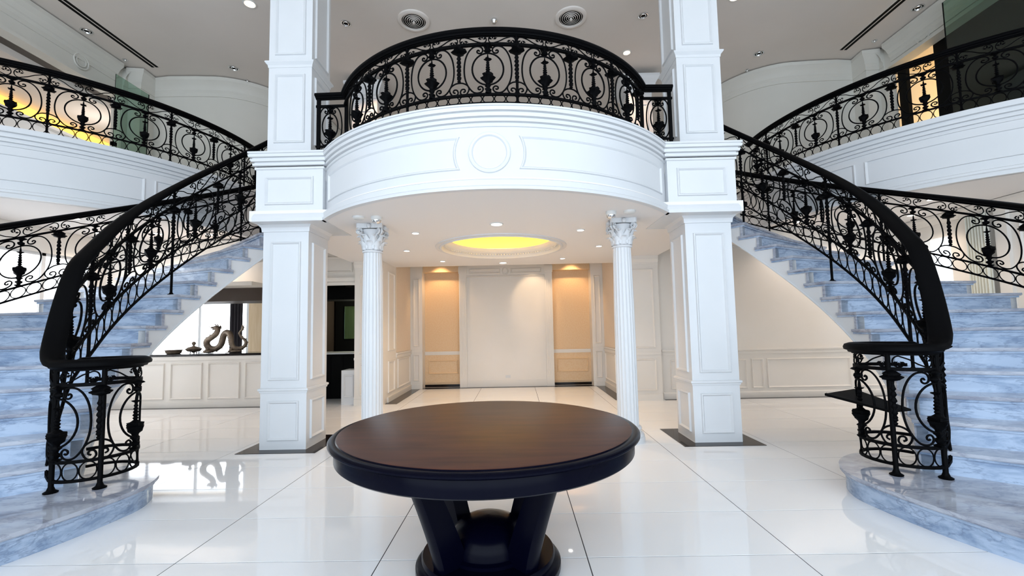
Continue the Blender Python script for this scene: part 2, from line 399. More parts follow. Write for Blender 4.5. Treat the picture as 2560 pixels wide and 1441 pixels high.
for x0,x1 in ((-1.93,-1.10),(1.06,1.93)):
    obj('chair_rail', MB().sweep([(x0,10.25,0),(x1,10.25,0)],[(0,-1)]*2,[(0,0.74),(0.02,0.74),(0.03,0.80),(0.03,0.82),(0,0.82)]),'cream',ab)
    obj('wainscot', MB().box(x0,x1,10.235,10.25,0.1,0.74),'peach',ab)
    front_panel(ab,x0+0.08,x1-0.06,0.30,0.62,10.235,'peach')
    obj('niche_head', MB().box(x0,x1,10.05,10.25,2.66,3.0),'peach',ab)
    obj('baseboard', MB().box(x0,x1,10.22,10.235,0,0.06),'granite',ab)
for sx in (-1,1):
    x0,x1 = sorted((sx*1.93,sx*2.20))
    obj('pilaster', MB().box(x0,x1,9.95,10.25,0,3.0),'cream',ab)
    front_panel(ab,x0+0.06,x1-0.06,0.95,2.5,9.95,'cream'); front_panel(ab,x0+0.06,x1-0.06,0.18,0.78,9.95,'cream')
    obj('chair_rail', MB().box(x0-0.0,x1+0.0,9.925,9.95,0.83,0.87),'cream',ab)
    obj('baseboard', MB().box(x0,x1,9.93,9.95,0,0.10),'cream',ab)
# pilasters on the back wall beside the alcove
for sx in (-1,1):
    x0,x1 = sorted((sx*2.20,sx*2.80))
    if sx < 0: x0 = -2.72
    p = struct_root('trim_pilaster_%d' % (1 if sx<0 else 2), (0,0,0))
    obj('pilaster', MB().box(x0,x1,BY-0.10,BY,0,SOF),'cream',p)
    front_panel(p,x0+0.09,x1-0.09,0.92,2.36,BY-0.10,'cream'); front_panel(p,x0+0.09,x1-0.09,0.17,0.74,BY-0.10,'cream')
    obj('pilaster_head', MB().sweep([(x0,BY-0.10,0),(x1,BY-0.10,0)],[(0,-1)]*2,[(0,2.44),(0.015,2.44),(0.02,2.48),(0.05,2.53),(0.05,2.60),(0,2.60)]),'cream',p)
    obj('chair_rail', MB().box(x0,x1,BY-0.125,BY-0.10,0.81,0.85),'cream',p)
    obj('baseboard', MB().box(x0,x1,BY-0.12,BY-0.10,0,0.11),'cream',p)

# ------------------------------------------------------------------ side walls of the lower hall
def side_wall(name, sx, spans):
    x0,x1 = sorted((sx*WX,sx*(WX+0.15))); mb = MB()
    for y0,y1,z0,z1 in spans: mb.box(x0,x1,y0,y1,z0,z1)
    return struct(name, mb, 'cream')
wL = side_wall('wall_left',-1,[(-3,4.6,0,3.3),(4.6,8.0,0,0.35),(4.6,8.0,2.70,3.3),(7.75,8.0,0.35,2.7)])
wR = side_wall('wall_right',1,[(-3,7.20,0,3.3),(7.20,7.70,2.72,3.3),(7.70,8.0,0,3.3)])
win = struct_root('window_1',( -WX-0.07,6.18,1.5))
fb = MB()
for y in (4.62,5.40,6.18,6.96,7.73): obj('mullion', MB().box(-WX-0.10,-WX-0.05,y-0.03,y+0.03,0.35,2.70),'white',win)
for z in (0.37,1.55,2.68): obj('rail', MB().box(-WX-0.10,-WX-0.05,4.6,7.75,z-0.025,z+0.025),'white',win)
for i in range(4):
    y0 = 4.65+0.78*i
    for z0,z1 in ((0.395,1.525),(1.575,2.655)): obj('pane', MB().box(-WX-0.078,-WX-0.072,y0,y0+0.72,z0,z1),'pane',win)
for y in (6.45,6.95,7.95):
    obj('pilaster', MB().box(WX-0.06,WX,y-0.14,y+0.02,0,3.1),'cream',wR)
obj('cornice', MB().sweep([(WX,3.0,0),(WX,8.0,0)],[(-1,0)]*2,[(0,2.95),(0.02,2.95),(0.06,3.02),(0.10,3.05),(0.10,3.092),(0,3.092)]),'cream',wR)
side_panel(wR,4.8,6.2,0.95,2.7,WX,-1,'cream'); side_panel(wR,4.8,6.2,0.17,0.74,WX,-1,'cream')
# pale drapes hanging by the side wall
def drape(name, x, y0, y1, z0, z1, m, label, amp=0.03, along='y', n=60, waves=7):
    mb = MB(); v=[]; f=[]
    for j in range(2):
        z = (z0,z1)[j]
        for i in range(n+1):
            a = i/n; w = amp*math.sin(a*waves*2*PI)
            v.append((x+w, y0+(y1-y0)*a, z) if along=='y' else (y0+(y1-y0)*a, x+w, z))
    for i in range(n): f.append((i,i+1,n+1+i+1,n+1+i))
    nv=len(v); off=(0.008,0) if along=='y' else (0,0.008)
    mb.add(v,f); mb.add([(a+off[0],b+off[1],c) for a,b,c in v],[q[::-1] for q in f])
    for i in range(n): mb.f.append((i,nv+i,nv+i+1,i+1)); mb.f.append((n+1+i,n+2+i,nv+n+2+i,nv+n+1+i))
    mb.f.append((0,n+1,nv+n+1,nv)); mb.f.append((n,nv+n,nv+2*n+1,2*n+1))
    return tag(obj(name, mb, m, None, 80), label, 'curtain')
drape('curtain', WX-0.13, 6.50, 6.80, 0.02, 2.93, 'drape', 'pale full-length drape hanging against the pilastered side wall')

# ------------------------------------------------------------------ front wall behind the camera, with its tall windows
wf = wall('wall_front', [(-WX-0.15,WX+0.15,-3.2,-3.0,5.6,CEI),(-WX-0.15,-6.4,-3.2,-3.0,0,5.6),(6.4,WX+0.15,-3.2,-3.0,0,5.6),(-6.4,6.4,-3.2,-3.0,0,0.25)], 'white')
fw = struct_root('window_2',(0,-3.0,0))
for i in range(9): obj('mullion', MB().box(-6.4+1.6*i-0.04,-6.4+1.6*i+0.04,-3.05,-2.97,0.25,5.6),'white',fw)
for z in (0.27,2.9,5.58): obj('rail', MB().box(-6.4,6.4,-3.05,-2.97,z-0.04,z+0.04),'white',fw)

# ------------------------------------------------------------------ upper storey: ceiling, walls
cl = wall('ceiling_upper', [(-11.5,11.5,-3.2,14,CEI,CEI+0.15)], 'ceil')
def upper_side(sx, nm):
    x0,x1 = sorted((sx*(WX+0.02),sx*(WX+0.2)))
    hb = 5.98 if sx<0 else 6.16
    m = MB().box(x0,x1,-3,8.25,hb,CEI).box(x0,x1,-3,3.0,3.3,hb).box(x0,x1,8.15,8.25,GAL-0.1,hb)
    s = struct(nm, m, 'upwall')
    prof = [(0,-0.02),(0.02,-0.02),(0.02,0.06),(0.05,0.10),(0.05,0.13),(0.09,0.20),(0.16,0.26),(0.16,0.33),(0,0.33)]
    pts = [(sx*(WX+0.02),-3,CEI-0.352),(sx*(WX+0.02),8.02,CEI-0.352)]
    obj('cornice', MB().sweep(pts,[(-sx,0)]*2,prof),'upwall',s)
    obj('beam_soffit', MB().box(*sorted((sx*(WX-0.02),sx*(WX+0.20))),-3,8.0,hb-0.03,hb+0.03),'upwall',s)
    t = np.linspace(0,2*PI,41)[:-1]
    for rr,th in ((0.13,0.014),(0.085,0.010)):
        obj('rosette', MB().tube(np.stack([0*t+sx*(WX+0.005),7.35+rr*np.cos(t),(6.20 if sx<0 else 6.30)+rr*np.sin(t)],1),th,6,(1,0,0),True),'upwall',s,60)
    return s
upper_side(-1,'wall_upper_left'); upper_side(1,'wall_upper_right')
def upper_back(sx, nm):
    P = [(7.40,8.16),(7.40,8.28),(7.15,8.28),(7.15,8.62),(6.75,8.62),(6.2,8.64)]
    for a in np.linspace(0,1.15,14): P.append((6.0-1.5*math.sin(a)*0.85, 8.66+1.5*(1-math.cos(a))))
    P += [(4.45,10.6),(4.40,12.5)]
    P = [(sx*x,y) for x,y in P]
    pts = np.array(P); T = np.gradient(pts,axis=0)
    nr = []
    for i in range(len(P)):
        a = np.array(P[min(i+1,len(P)-1)])-np.array(P[max(i-1,0)]); a/=np.linalg.norm(a)
        n = np.array([-a[1],a[0]]) if sx>0 else np.array([a[1],-a[0]])
        nr.append(n)
    W = MB().sweep([(x,y,0) for x,y in P],nr,[(0,GAL),(0,CEI),(-0.12,CEI),(-0.12,GAL)])
    s = struct(nm, W, 'upwall', 40)
    prof = [(0,-0.02),(0.02,-0.02),(0.02,0.06),(0.05,0.10),(0.05,0.13),(0.09,0.20),(0.16,0.26),(0.16,0.33),(0,0.33)]
    obj('cornice', MB().sweep([(x,y,CEI-0.352) for x,y in P],nr,prof),'upwall',s,30)
    return s
upper_back(-1,'wall_upper_back_left'); upper_back(1,'wall_upper_back_right')
# deep upper room behind the balcony
ub = wall('wall_upper_far', [(-4.5,4.5,12.3,12.45,3.3,CEI)], 'upwall')
for sx in (-1,1):
    p = struct_root('trim_upper_pilaster_%d' % (1 if sx<0 else 2))
    xc = sx*2.85
    obj('pilaster', MB().box(xc-0.26,xc+0.26,8.75,9.25,3.36,CEI-0.42),'white',p)
    for x0,x1 in ((xc-0.17,xc+0.17),): front_panel(p,x0,x1,3.7,5.9,8.75,'white')
    obj('pilaster_head', MB().sweep([(xc-0.26,8.75,CEI-0.44),(xc+0.26,8.75,CEI-0.44),(xc+0.26,9.25,CEI-0.44),(xc-0.26,9.25,CEI-0.44)],[(-1,-1),(1,-1),(1,1),(-1,1)],[(-0.02,0),(0.02,0),(0.02,0.05),(0.05,0.07),(0.07,0.16),(0.12,0.24),(0.14,0.28),(0.14,0.33),(-0.02,0.33)],closed=True),'white',p)
# upper floors
fu = struct('floor_upper', MB().prism([(BC[0]+2.36*math.sin(t),BC[1]-2.36*math.cos(t)) for t in np.linspace(-0.93,0.93,31)]+[(1.95,4.95),(2.75,4.95),(2.75,6.35),(4.3,7.7),(4.6,8.3),(4.6,12.3),(-4.6,12.3),(-4.6,8.3),(-4.3,7.7),(-2.75,6.35),(-2.75,4.95),(-1.95,4.95)],3.08,UPF),'cream')

# ------------------------------------------------------------------ galleries along both sides
GC, GR, GDX = (8.25,8.18), 3.52, 0.05
def gal_pt(sx, a, r): return (GDX+sx*(GC[0]+r*math.cos(a)), GC[1]+r*math.sin(a))
def gallery(sx, label):
    root = thing('gallery', label, 'gallery', (sx*6.3,6.5,3.1), 'curved side galleries')
    A = [math.radians(x) for x in np.linspace(-192,-107,61)]
    edge = [gal_pt(sx,a,GR-0.06) for a in A]
    poly = edge+[(sx*7.392,4.6),(sx*7.392,7.98),(sx*7.392,8.1),(sx*7.1,8.26),(GDX+sx*4.65,8.9)]
    obj('slab', MB().prism(poly,3.10,GAL-0.02),'soffit',root)
    pts = [(*gal_pt(sx,a,GR-0.05),0) for a in A]
    nr = [(-sx*math.cos(a)*-1,math.sin(a)) for a in A]
    nr = [(sx*math.cos(a),math.sin(a)) for a in A]   # outward from gallery circle centre = into the hall
    prof = [(-0.02,3.10),(0.055,3.10),(0.055,3.15),(0.03,3.17),(0.03,3.20),(0.012,3.21),(0.012,3.76),(0.026,3.765),(0.026,3.795),(0.012,3.80),(0.012,3.81),(0.04,3.815),(0.042,3.85),(0.024,3.855),(0.024,3.866),(0.056,3.872),(0.062,3.91),(0.045,3.916),(0.045,3.928),(0.08,3.935),(0.09,3.96),(0.09,4.0),(-0.02,4.0)]
    obj('fascia', MB().sweep(pts,nr,prof),'white',root,25)
    rr = GR-0.05+0.012
    mp = lambda u,v,d: (*gal_pt(sx,u,rr+d),v)
    for a0,a1 in ((-147.5,-112),(-174,-149.3)):
        obj('panel', moulding(mp,rect(math.radians(a0),math.radians(a1),3.32,3.66),((0,-0.002),(0.003,0.016),(0.006,0.014),(0.011,0.004),(0.012,-0.002)),24),'white',root,recalc=False)
    return root
gallery(-1,'white curved gallery with panelled fascia above the bright window wall')
gallery(1,'white curved gallery with panelled fascia below the black upstairs screen')

# ------------------------------------------------------------------ balcony
bal = thing('balcony', 'white bow-fronted balcony with round medallion between the two pillars', 'balcony', (0,4.2,SOF))
TH = 0.966
A = np.linspace(-TH,TH,73)
bp = lambda t,r: (BC[0]+r*math.sin(t), BC[1]-r*math.cos(t))
RB = 2.39
pts = [(*bp(t,RB),0) for t in A]; nr = [(math.sin(t),-math.cos(t)) for t in A]
prof = [(-0.002,2.594),(0.055,2.594),(0.06,2.62),(0.045,2.635),(0.045,2.685),(0.02,2.70),(0.0,2.705),(0,3.195),(0.014,3.20),(0.014,3.225),(0.0,3.230),(0.0,3.238),(0.030,3.242),(0.032,3.268),(0.014,3.273),(0.014,3.282),(0.044,3.287),(0.05,3.315),(0.032,3.320),(0.032,3.329),(0.062,3.334),(0.068,3.362),(0.056,3.366),(0.056,3.371),(0.068,3.374),(0.068,3.39),(-0.10,3.39),(-0.10,3.30),(-0.002,3.30)]
obj('fascia', MB().sweep(pts,nr,prof),'white',bal,20)
mp = lambda u,v,d: (*bp(u/RB,RB+d),v)
zc = 2.955
t = np.linspace(0,2*PI,65)[:-1]
obj('medallion', moulding(mp,[(0.198*math.cos(x),zc+0.198*math.sin(x)) for x in t],((0,-0.002),(0.006,0.016),(0.016,0.020),(0.034,0.016),(0.042,0.004),(0.046,-0.002))),'white',bal,recalc=False)
for sx in (-1,1):
    z0,z1 = 2.795,3.115; R0 = 0.315; P = []
    for z in np.linspace(z0,z1,15): P.append((sx*math.sqrt(max(R0**2-(z-zc)**2,0)) if abs(z-zc)<R0 else 0.0, z))
    ue = sx*0.905*RB
    top = [(u,z1) for u in np.linspace(P[-1][0],ue,30)[1:]]
    bot = [(u,z0) for u in np.linspace(ue,P[0][0],30)[:-1]]
    obj('panel', moulding(mp,P+top+bot,((0,-0.002),(0.006,0.016),(0.014,0.016),(0.026,0.004),(0.030,-0.002))),'white',bal,recalc=False)

# ------------------------------------------------------------------ square pillars
def pillar(sx, label):
    root = thing('square_pillar', label, 'pillar', (sx*2.475,5.31,0), 'square pillars carrying the balcony')
    x0,x1 = sorted((sx*2.208,sx*2.742)); y0,y1 = 5.05,5.57
    inner = sx*2.208
    obj('shaft', MB().box(x0,x1,y0,y1,0,2.62),'white',root)
    def faces(z0,z1,m=0.085,a=(x0,x1,y0,y1),inn=inner):
        front_panel(root,a[0]+m,a[1]-m,z0,z1,a[2]); side_panel(root,a[2]+m,a[3]-m,z0,z1,inn,-sx); side_panel(root,a[2]+m,a[3]-m,z0,z1,(a[1] if sx>0 else a[0]),sx)
    faces(0.10,0.55); faces(0.78,2.40)
    def band(z, prof, a, nm):
        P = [(a[0],a[2]),(a[1],a[2]),(a[1],a[3]),(a[0],a[3])]
        N = [(-1,-1),(1,-1),(1,1),(-1,1)]
        obj(nm, MB().sweep([(x,y,z) for x,y in P],N,prof,closed=True),'white',root)
    band(0.64,[(-0.01,0),(0.008,0),(0.012,0.02),(0.022,0.028),(0.022,0.048),(0.008,0.055),(-0.01,0.055)],(x0,x1,y0,y1),'chair_rail')
    band(2.515,[(-0.01,0),(0.014,0),(0.014,0.012),(0.020,0.05),(0.05,0.085),(-0.01,0.085)],(x0,x1,y0,y1),'capital')
    # entablature block
    e0,e1 = sorted((sx*1.965,sx*2.735)); f0,f1 = 4.87,5.66
    obj('entablature', MB().box(e0,e1,f0,f1,SOF-0.003,3.39),'white',root)
    band(SOF,[(-0.01,-0.006),(0.022,-0.006),(0.030,0.03),(0.022,0.06),(0.010,0.085),(-0.01,0.09)],(e0,e1,f0,f1),'bed_moulding')
    band(3.20,[(-0.01,-0.005),(0.014,0),(0.014,0.025),(0.0,0.030),(0.0,0.038),(0.030,0.042),(0.032,0.068),(0.014,0.073),(0.014,0.082),(0.044,0.087),(0.05,0.115),(0.032,0.120),(0.032,0.129),(0.062,0.134),(0.068,0.162),(0.056,0.166),(0.056,0.171),(0.068,0.174),(0.068,0.195),(-0.01,0.195)],(e0,e1,f0,f1),'cornice')
    front_panel(root,e0+0.105,e1-0.105,2.785,3.115,f0); side_panel(root,f0+0.1,f1-0.1,2.785,3.115,(e1 if sx>0 else e0),sx)
    # upper shaft
    u0,u1 = sorted((sx*2.205,sx*2.73)); v0,v1 = 5.07,5.58
    obj('upper_shaft', MB().box(u0,u1,v0,v1,3.39,CEI),'white',root)
    band(3.39,[(-0.01,0),(0.03,0),(0.03,0.09),(0.012,0.11),(-0.01,0.115)],(u0,u1,v0,v1),'plinth')
    band(4.545,[(-0.01,0),(0.006,0),(0.010,0.03),(0.035,0.06),(0.035,0.075),(-0.01,0.075)],(u0,u1,v0,v1),'string_course')
    b = (u0,u1,v0,v1); inn = sx*2.205
    faces(3.60,4.46,0.075,b,inn); faces(4.70,6.35,0.075,b,inn)
    return root
pillar(-1,'square white panelled pillar standing between the kitchen opening and the dragon counter')
pillar(1,'square white panelled pillar standing in front of the wainscot wall')

# ------------------------------------------------------------------ fluted columns
def leaf_mesh(h, w, curl, c, ang, r0, z0):
    """an acanthus leaf hugging the bell of a capital, its tip curling outward"""
    mb = MB(); v=[]; f=[]; n=7
    for j in range(n):
        t = j/(n-1); ww = w*(0.75+0.5*math.sin(PI*min(t*1.1,1)))*(1-0.75*max(0,t-0.6)/0.4)
        r = r0+curl*t**3; z = z0+h*(t if t<0.85 else 0.85-(t-0.85)*0.8)
        for k,s in enumerate((-1,-0.5,0,0.5,1)):
            lob = 1+0.18*math.sin(j*2.6)*abs(s)
            rr = r+0.018*(1-abs(s))+ (0.005 if j%2 else 0)
            a = ang+s*ww*lob/2/r0
            v.append((c[0]+rr*math.cos(a),c[1]+rr*math.sin(a),z))
    for j in range(n-1):
        for k in range(4): f.append((j*5+k,j*5+k+1,(j+1)*5+k+1,(j+1)*5+k))
    nv=len(v); mb.add(v,f)
    mb.add([(c[0]+(x-c[0])*0.93,c[1]+(y-c[1])*0.93,z) for x,y,z in v],[q[::-1] for q in f])
    for j in range(n-1): mb.f.append((j*5,(j+1)*5,nv+(j+1)*5,nv+j*5)); mb.f.append((j*5+4,nv+j*5+4,nv+(j+1)*5+4,(j+1)*5+4))
    for k in range(4): mb.f.append(((n-1)*5+k,(n-1)*5+k+1,nv+(n-1)*5+k+1,nv+(n-1)*5+k))
    return mb
def column(x, y, label):
    c = (x,y,0)
    root = thing('fluted_column', label, 'column', c, 'fluted columns under the balcony')
    obj('base', MB().lathe([(0.185,0),(0.185,0.055),(0.175,0.06),(0.178,0.075),(0.168,0.10),(0.145,0.11),(0.138,0.125),(0.145,0.14),(0.152,0.15),(0.146,0.17),(0.128,0.18)],c,40),'white',root,40)
    n = 20*8; prof = [(0.121,0.18),(0.121,0.9),(0.117,1.5),(0.108,2.1),(0.104,2.27)]
    def wav(j,a): 
        u = (a*20/(2*PI))%1.0
        return 1-0.055*max(0.0,math.sin(PI*u))**0.6
    obj('shaft', MB().lathe(prof,c,n,wav),'white',root,50)
    cap = obj('capital', MB().lathe([(0.104,2.26),(0.118,2.265),(0.122,2.28),(0.112,2.29),(0.102,2.30),(0.102,2.42),(0.115,2.50),(0.135,2.535)],c,32),'white',root,40)
    ab = MB()
    P=[]
    for i in range(4):
        a0 = PI/4+i*PI/2
        P.append((x+0.205*math.cos(a0-0.06),y+0.205*math.sin(a0-0.06))); P.append((x+0.205*math.cos(a0+0.06),y+0.205*math.sin(a0+0.06)))
        for k in (0.25,0.5,0.75):
            aa = a0+k*PI/2; r = 0.205*math.cos(PI/4)/max(math.cos(aa-(a0+PI/4)),0.1)*(0.93 if k==0.5 else 0.95)
            P.append((x+r*math.cos(aa),y+r*math.sin(aa)))
    obj('abacus', ab.prism(P,2.545,SOF),'white',cap)
    for i in range(8): obj('acanthus_leaf', leaf_mesh(0.12,0.078,0.062,c,2*PI*i/8,0.108,2.292),'white',cap,60)
    for i in range(8): obj('acanthus_leaf', leaf_mesh(0.205,0.070,0.066,c,2*PI*(i+0.5)/8,0.105,2.30),'white',cap,60)
    for i in range(4):
        a0 = PI/4+i*PI/2
        for sgn in (-1,1):
            pts=[]
            for k in range(26):
                u=k/25; ph = -PI*0.5+u*3.6*PI; rr=0.036*(1-0.75*u)
                if k<6: rad=0.115+0.05*k/6; zz=2.44+0.075*k/6
                d = 0.165+rr*math.cos(ph); zz = 2.515+rr*math.sin(ph)
                aa = a0+sgn*0.09*(1-u*0.3)
                pts.append((x+d*math.cos(aa),y+d*math.sin(aa),zz))
            st = [(x+(0.118+0.03*q)*math.cos(a0+sgn*(0.32-0.2*q)),y+(0.118+0.03*q)*math.sin(a0+sgn*(0.32-0.2*q)),2.42+0.06*q) for q in (0,0.5,1.0)]
            obj('volute', MB().tube(st+pts,0.0105,6),'white',cap,60)
        am = a0+PI/4
        obj('fleuron', MB().ell((x+0.148*math.cos(am),y+0.148*math.sin(am),2.568),(0.026,0.026,0.030),8,6),'white',cap,60)
    return root
column(-1.50,5.20,'white fluted column with leafy capital beside the kitchen opening')
column(1.50,5.20,'white fluted column with leafy capital beside the wainscot wall')

# ------------------------------------------------------------------ staircases
S, CXs, CYs, A10, DA = 0.179, 1.906, 4.633, 0.1733, 0.1101
RI, RO, NST = 1.80, 3.82, 19
ang = lambda k: A10+DA*(k-10)
def outer_r(a): return min(RO, 3.30/max(math.sin(a),0.05)) if a>0.3 else RO
def sp(sx, r, a):
    if r>3.0: r = min(r, outer_r(a)+r-RO)
    return (DX+sx*(CXs+r*math.cos(a)), CYs+r*math.sin(a))
def staircase(sx, label):
    root = thing('staircase', label, 'staircase', (DX+sx*4.0,4.0,0), 'curved marble staircases')
    def sector(r0,r1,a0,a1,z0,z1,n=3):
        P = [sp(sx,r1,a) for a in np.linspace(a0,a1,n+1)]+[sp(sx,r0,a) for a in np.linspace(a1,a0,n+1)]
        return MB().prism(P,z0,z1)
    # lowest step: broad round-ended platform
    out = [(2.685,3.40),(2.70,3.15),(2.74,2.90),(2.82,2.62),(2.95,2.32),(3.15,2.02),(3.42,1.75),(3.80,1.52),(4.3,1.40),(4.75,1.50),(5.1,1.75)]
    a2 = ang(2)+0.03
    tail = [(1.906+RO*math.cos(a2),CYs+RO*math.sin(a2)),(1.906+1.95*math.cos(ang(3)),CYs+1.95*math.sin(ang(3)))]
    tail += [(3.32,3.93),(3.15,3.95),(3.0,3.88),(2.86,3.76),(2.75,3.60)]
    def cat(P, m=5):
        P=np.array(P); n=len(P); o=[]
        for i in range(n-1):
            p0,p1,p2,p3 = P[max(i-1,0)],P[i],P[i+1],P[min(i+2,n-1)]
            for k in range(m):
                t=k/m; o.append(tuple(0.5*(2*p1+(p2-p0)*t+(2*p0-5*p1+4*p2-p3)*t*t+(3*p1-p0-3*p2+p3)*t**3)))
        o.append(tuple(P[-1])); return o
    curve = cat(tail[2:]+out)
    curve = [(DX+sx*x,y) for x,y in curve]+[(DX+sx*x,y) for x,y in tail[:2]]
    def inset(P,d):
        P=np.array(P); c=P.mean(0); o=[]
        n=len(P)
        for i in range(n):
            t=P[(i+1)%n]-P[i-1]; t/=max(np.linalg.norm(t),1e-9); nn=np.array([-t[1],t[0]])
            if np.dot(nn,c-P[i])<0: nn=-nn
            o.append(tuple(P[i]+nn*d))
        return o
    m = MB().prism(curve,S-0.026,S).prism(inset(curve,0.008),S-0.034,S-0.026)
    obj('tread', m,'marble_top',root)
    obj('tread_moulding', MB().prism(inset(curve,0.022),S-0.055,S-0.034),'marble',root)
    nseg = 9; body = inset(curve,0.038); nb = len(body); edges = np.linspace(0,nb-2,nseg+1).astype(int)
    for q in range(nseg):
        seg = body[edges[q]:edges[q+1]+1]
        c0 = np.array(body).mean(0)
        inn = [tuple(np.array(p)+(c0-np.array(p))/np.linalg.norm(c0-np.array(p))*0.03) for p in seg]
        obj('riser', MB().prism(seg+inn[::-1],0.0,S-0.055),'marble',root)
    obj('platform_core', MB().prism(inset(curve,0.055),0,S-0.055),'white',root)
    for k in range(2,NST+1):
        a0,a1 = ang(k),ang(k+1); z = k*S
        nose = 0.035
        def slab(r0,r1,ov,z0,z1):
            P=[]
            # front edge straight along the radius, pushed forward by ov
            tx,ty = math.sin(a0),-math.cos(a0)
            for r in (r1,r0):
                x = CXs+r*math.cos(a0)+tx*ov; y = CYs+r*math.sin(a0)+ty*ov; P.append((DX+sx*x,y))
            for a in np.linspace(a0+0.02,a1+0.03,4): P.append(sp(sx,r0,a))
            for a in np.linspace(a1+0.03,a0+0.02,4): P.append(sp(sx,r1,a))
            return P
        m = MB().prism(slab(RI-0.030,RO+0.03,nose,0,0),z-0.024,z).prism(slab(RI-0.024,RO+0.024,nose-0.006,0,0),z-0.031,z-0.024)
        obj('tread', m,'marble_top',root)
        m = MB().prism(slab(RI-0.014,RO+0.014,nose-0.018,0,0),z-0.050,z-0.031)
        obj('tread_moulding', m,'marble',root)
        P=[]
        tx,ty = math.sin(a0),-math.cos(a0)
        for r,ov in ((RO,0.0),(RI,0.0),(RI,-0.025),(RO,-0.025)):
            P.append((DX+sx*(CXs+r*math.cos(a0)+tx*ov), CYs+r*math.sin(a0)+ty*ov))
        obj('riser', MB().prism(P,z-S,z-0.050),'marble',root)
        P=[]
        for r in (RI-0.012,RI):
            pass
        # slim marble return on the open end of the step
        m = MB().prism([sp(sx,RI-0.012,a0),sp(sx,RI-0.012,a0+0.016),sp(sx,RI,a0+0.016),sp(sx,RI,a0)],z-S,z-0.05)
        obj('riser_return', m,'marble_top',root)
    # strings and soffit
    def string(r0,r1,nm):
        mb=MB(); v=[]; f=[]
        for k in range(2,NST+1):
            for q in range(5):
                kk = k+q/4.0; a = ang(min(kk,k+1))
                zt = k*S-0.05; zb = max(0.0,kk*S-0.36)
                for r in (r0,r1):
                    x,y = sp(sx,r,a); v += [(x,y,zb),(x,y,zt)]
        n = len(v)//4
        for i in range(n-1):
            b=i*4; c=b+4
            f += [(b,b+1,c+1,c),(b+2,c+2,c+3,b+3),(b+1,b+3,c+3,c+1),(b,c,c+2,b+2)]
        f += [(0,2,3,1),((n-1)*4,(n-1)*4+1,(n-1)*4+3,(n-1)*4+2)]
        mb.add(v,f); obj(nm,mb,'white',root,20)
        # slim bead under the string
        P=[sp(sx,(r0 if r0<2.5 else r1),ang(kk))+(max(0.0,kk*S-0.36),) for kk in np.linspace(2.2,NST+1,90)]
        obj('string_bead', MB().tube(P,0.012,6,(0,0,1)),'white',root,60)
    string(RI,RI+0.07,'inner_string'); string(RO-0.07,RO,'outer_string')
    mb=MB(); v=[]; f=[]
    for kk in np.linspace(2,NST+1,73):
        for r in (RI+0.05,RO-0.05):
            x,y = sp(sx,r,ang(kk)); zb=max(0.0,kk*S-0.33); v += [(x,y,zb),(x,y,zb+0.05)]
    n=len(v)//4
    for i in range(n-1):
        b=i*4;c=b+4; f += [(b,b+1,c+1,c),(b+2,c+2,c+3,b+3),(b+1,b+3,c+3,c+1),(b,c,c+2,b+2)]
    obj('stair_soffit', mb.add(v,f),'cream',root,30)
    return root
staircase(-1,'curved blue-grey marble staircase rising in front of the dragon counter')
staircase(1,'curved blue-grey marble staircase rising beside the wainscot wall')

# ------------------------------------------------------------------ wrought-iron railings
def catmull(P, m=4):
    P=np.asarray(P,float); n=len(P); o=[]
    for i in range(n-1):
        p0,p1,p2,p3 = P[max(i-1,0)],P[i],P[i+1],P[min(i+2,n-1)]
        for k in range(m):
            t=k/m; o.append(0.5*(2*p1+(p2-p0)*t+(2*p0-5*p1+4*p2-p3)*t*t+(3*p1-p0-3*p2+p3)*t**3))
    o.append(P[-1]); return np.array(o)
CS = np.array([(.14,.865),(.155,.885),(.178,.875),(.18,.845),(.15,.822),(.11,.83),(.085,.865),(.09,.915),(.13,.955),(.19,.965),(.26,.94),(.33,.86),(.385,.72),(.41,.52),(.395,.33),(.345,.18),(.27,.07),(.2,.035),(.13,.045),(.09,.085),(.09,.135),(.125,.165),(.165,.15),(.17,.115),(.145,.1),(.128,.115)])
AR = [(-.07,.065),(-.105,.085),(-.09,.125),(-.04,.12),(-.02,.06),(-.06,.012),(-.12,.02),(-.16,.08),(-.17,.14),(-.14,.2),(-.07,.245)]
AR = np.array(AR+[(0,.255)]+[(-a,b) for a,b in AR[::-1]])
tt = np.linspace(0,2*PI,37)[:-1]
OV = np.stack([.269*np.cos(tt),.505+.316*np.sin(tt)],1)
# S-scroll of the top band between two pairs of curls; (p, v in 0..1)
def s_scroll():
    A=[]
    for d in np.linspace(40,300,16): A.append((.085+.066*math.cos(math.radians(d)),.5+.40*math.sin(math.radians(d))))
    B=[(.5-x,1-y) for x,y in A[::-1]]
    return np.array(A+[(.20,.33),(.25,.5),(.30,.67)]+B)
SS = catmull(s_scroll(),2)
SPIN = [(0,.012),(.015,.03),(.035,.032),(.05,.014),(.08,.026),(.105,.030),(.125,.014),(.15,.020),(.175,.030),(.20,.020),(.225,.024),(.26,.040),(.30,.052),(.335,.062),(.345,.048),(.36,.050),(.385,.052),(.395,.030),(.415,.022),(.43,.012),(.45,.021),(.47,.012),(.495,.022),(.515,.012),(.54,.020),(.56,.011),(.585,.018),(.605,.010),(.63,.016),(.65,.009),(.675,.012),(.69,.030),(.70,.034),(.708,.010),(.74,.009),(.80,.004),(.83,.006),(.845,.024),(.87,.034),(.895,.026),(.91,.012),(.935,.018),(.96,.046),(.98,.040),(1.0,.012)]
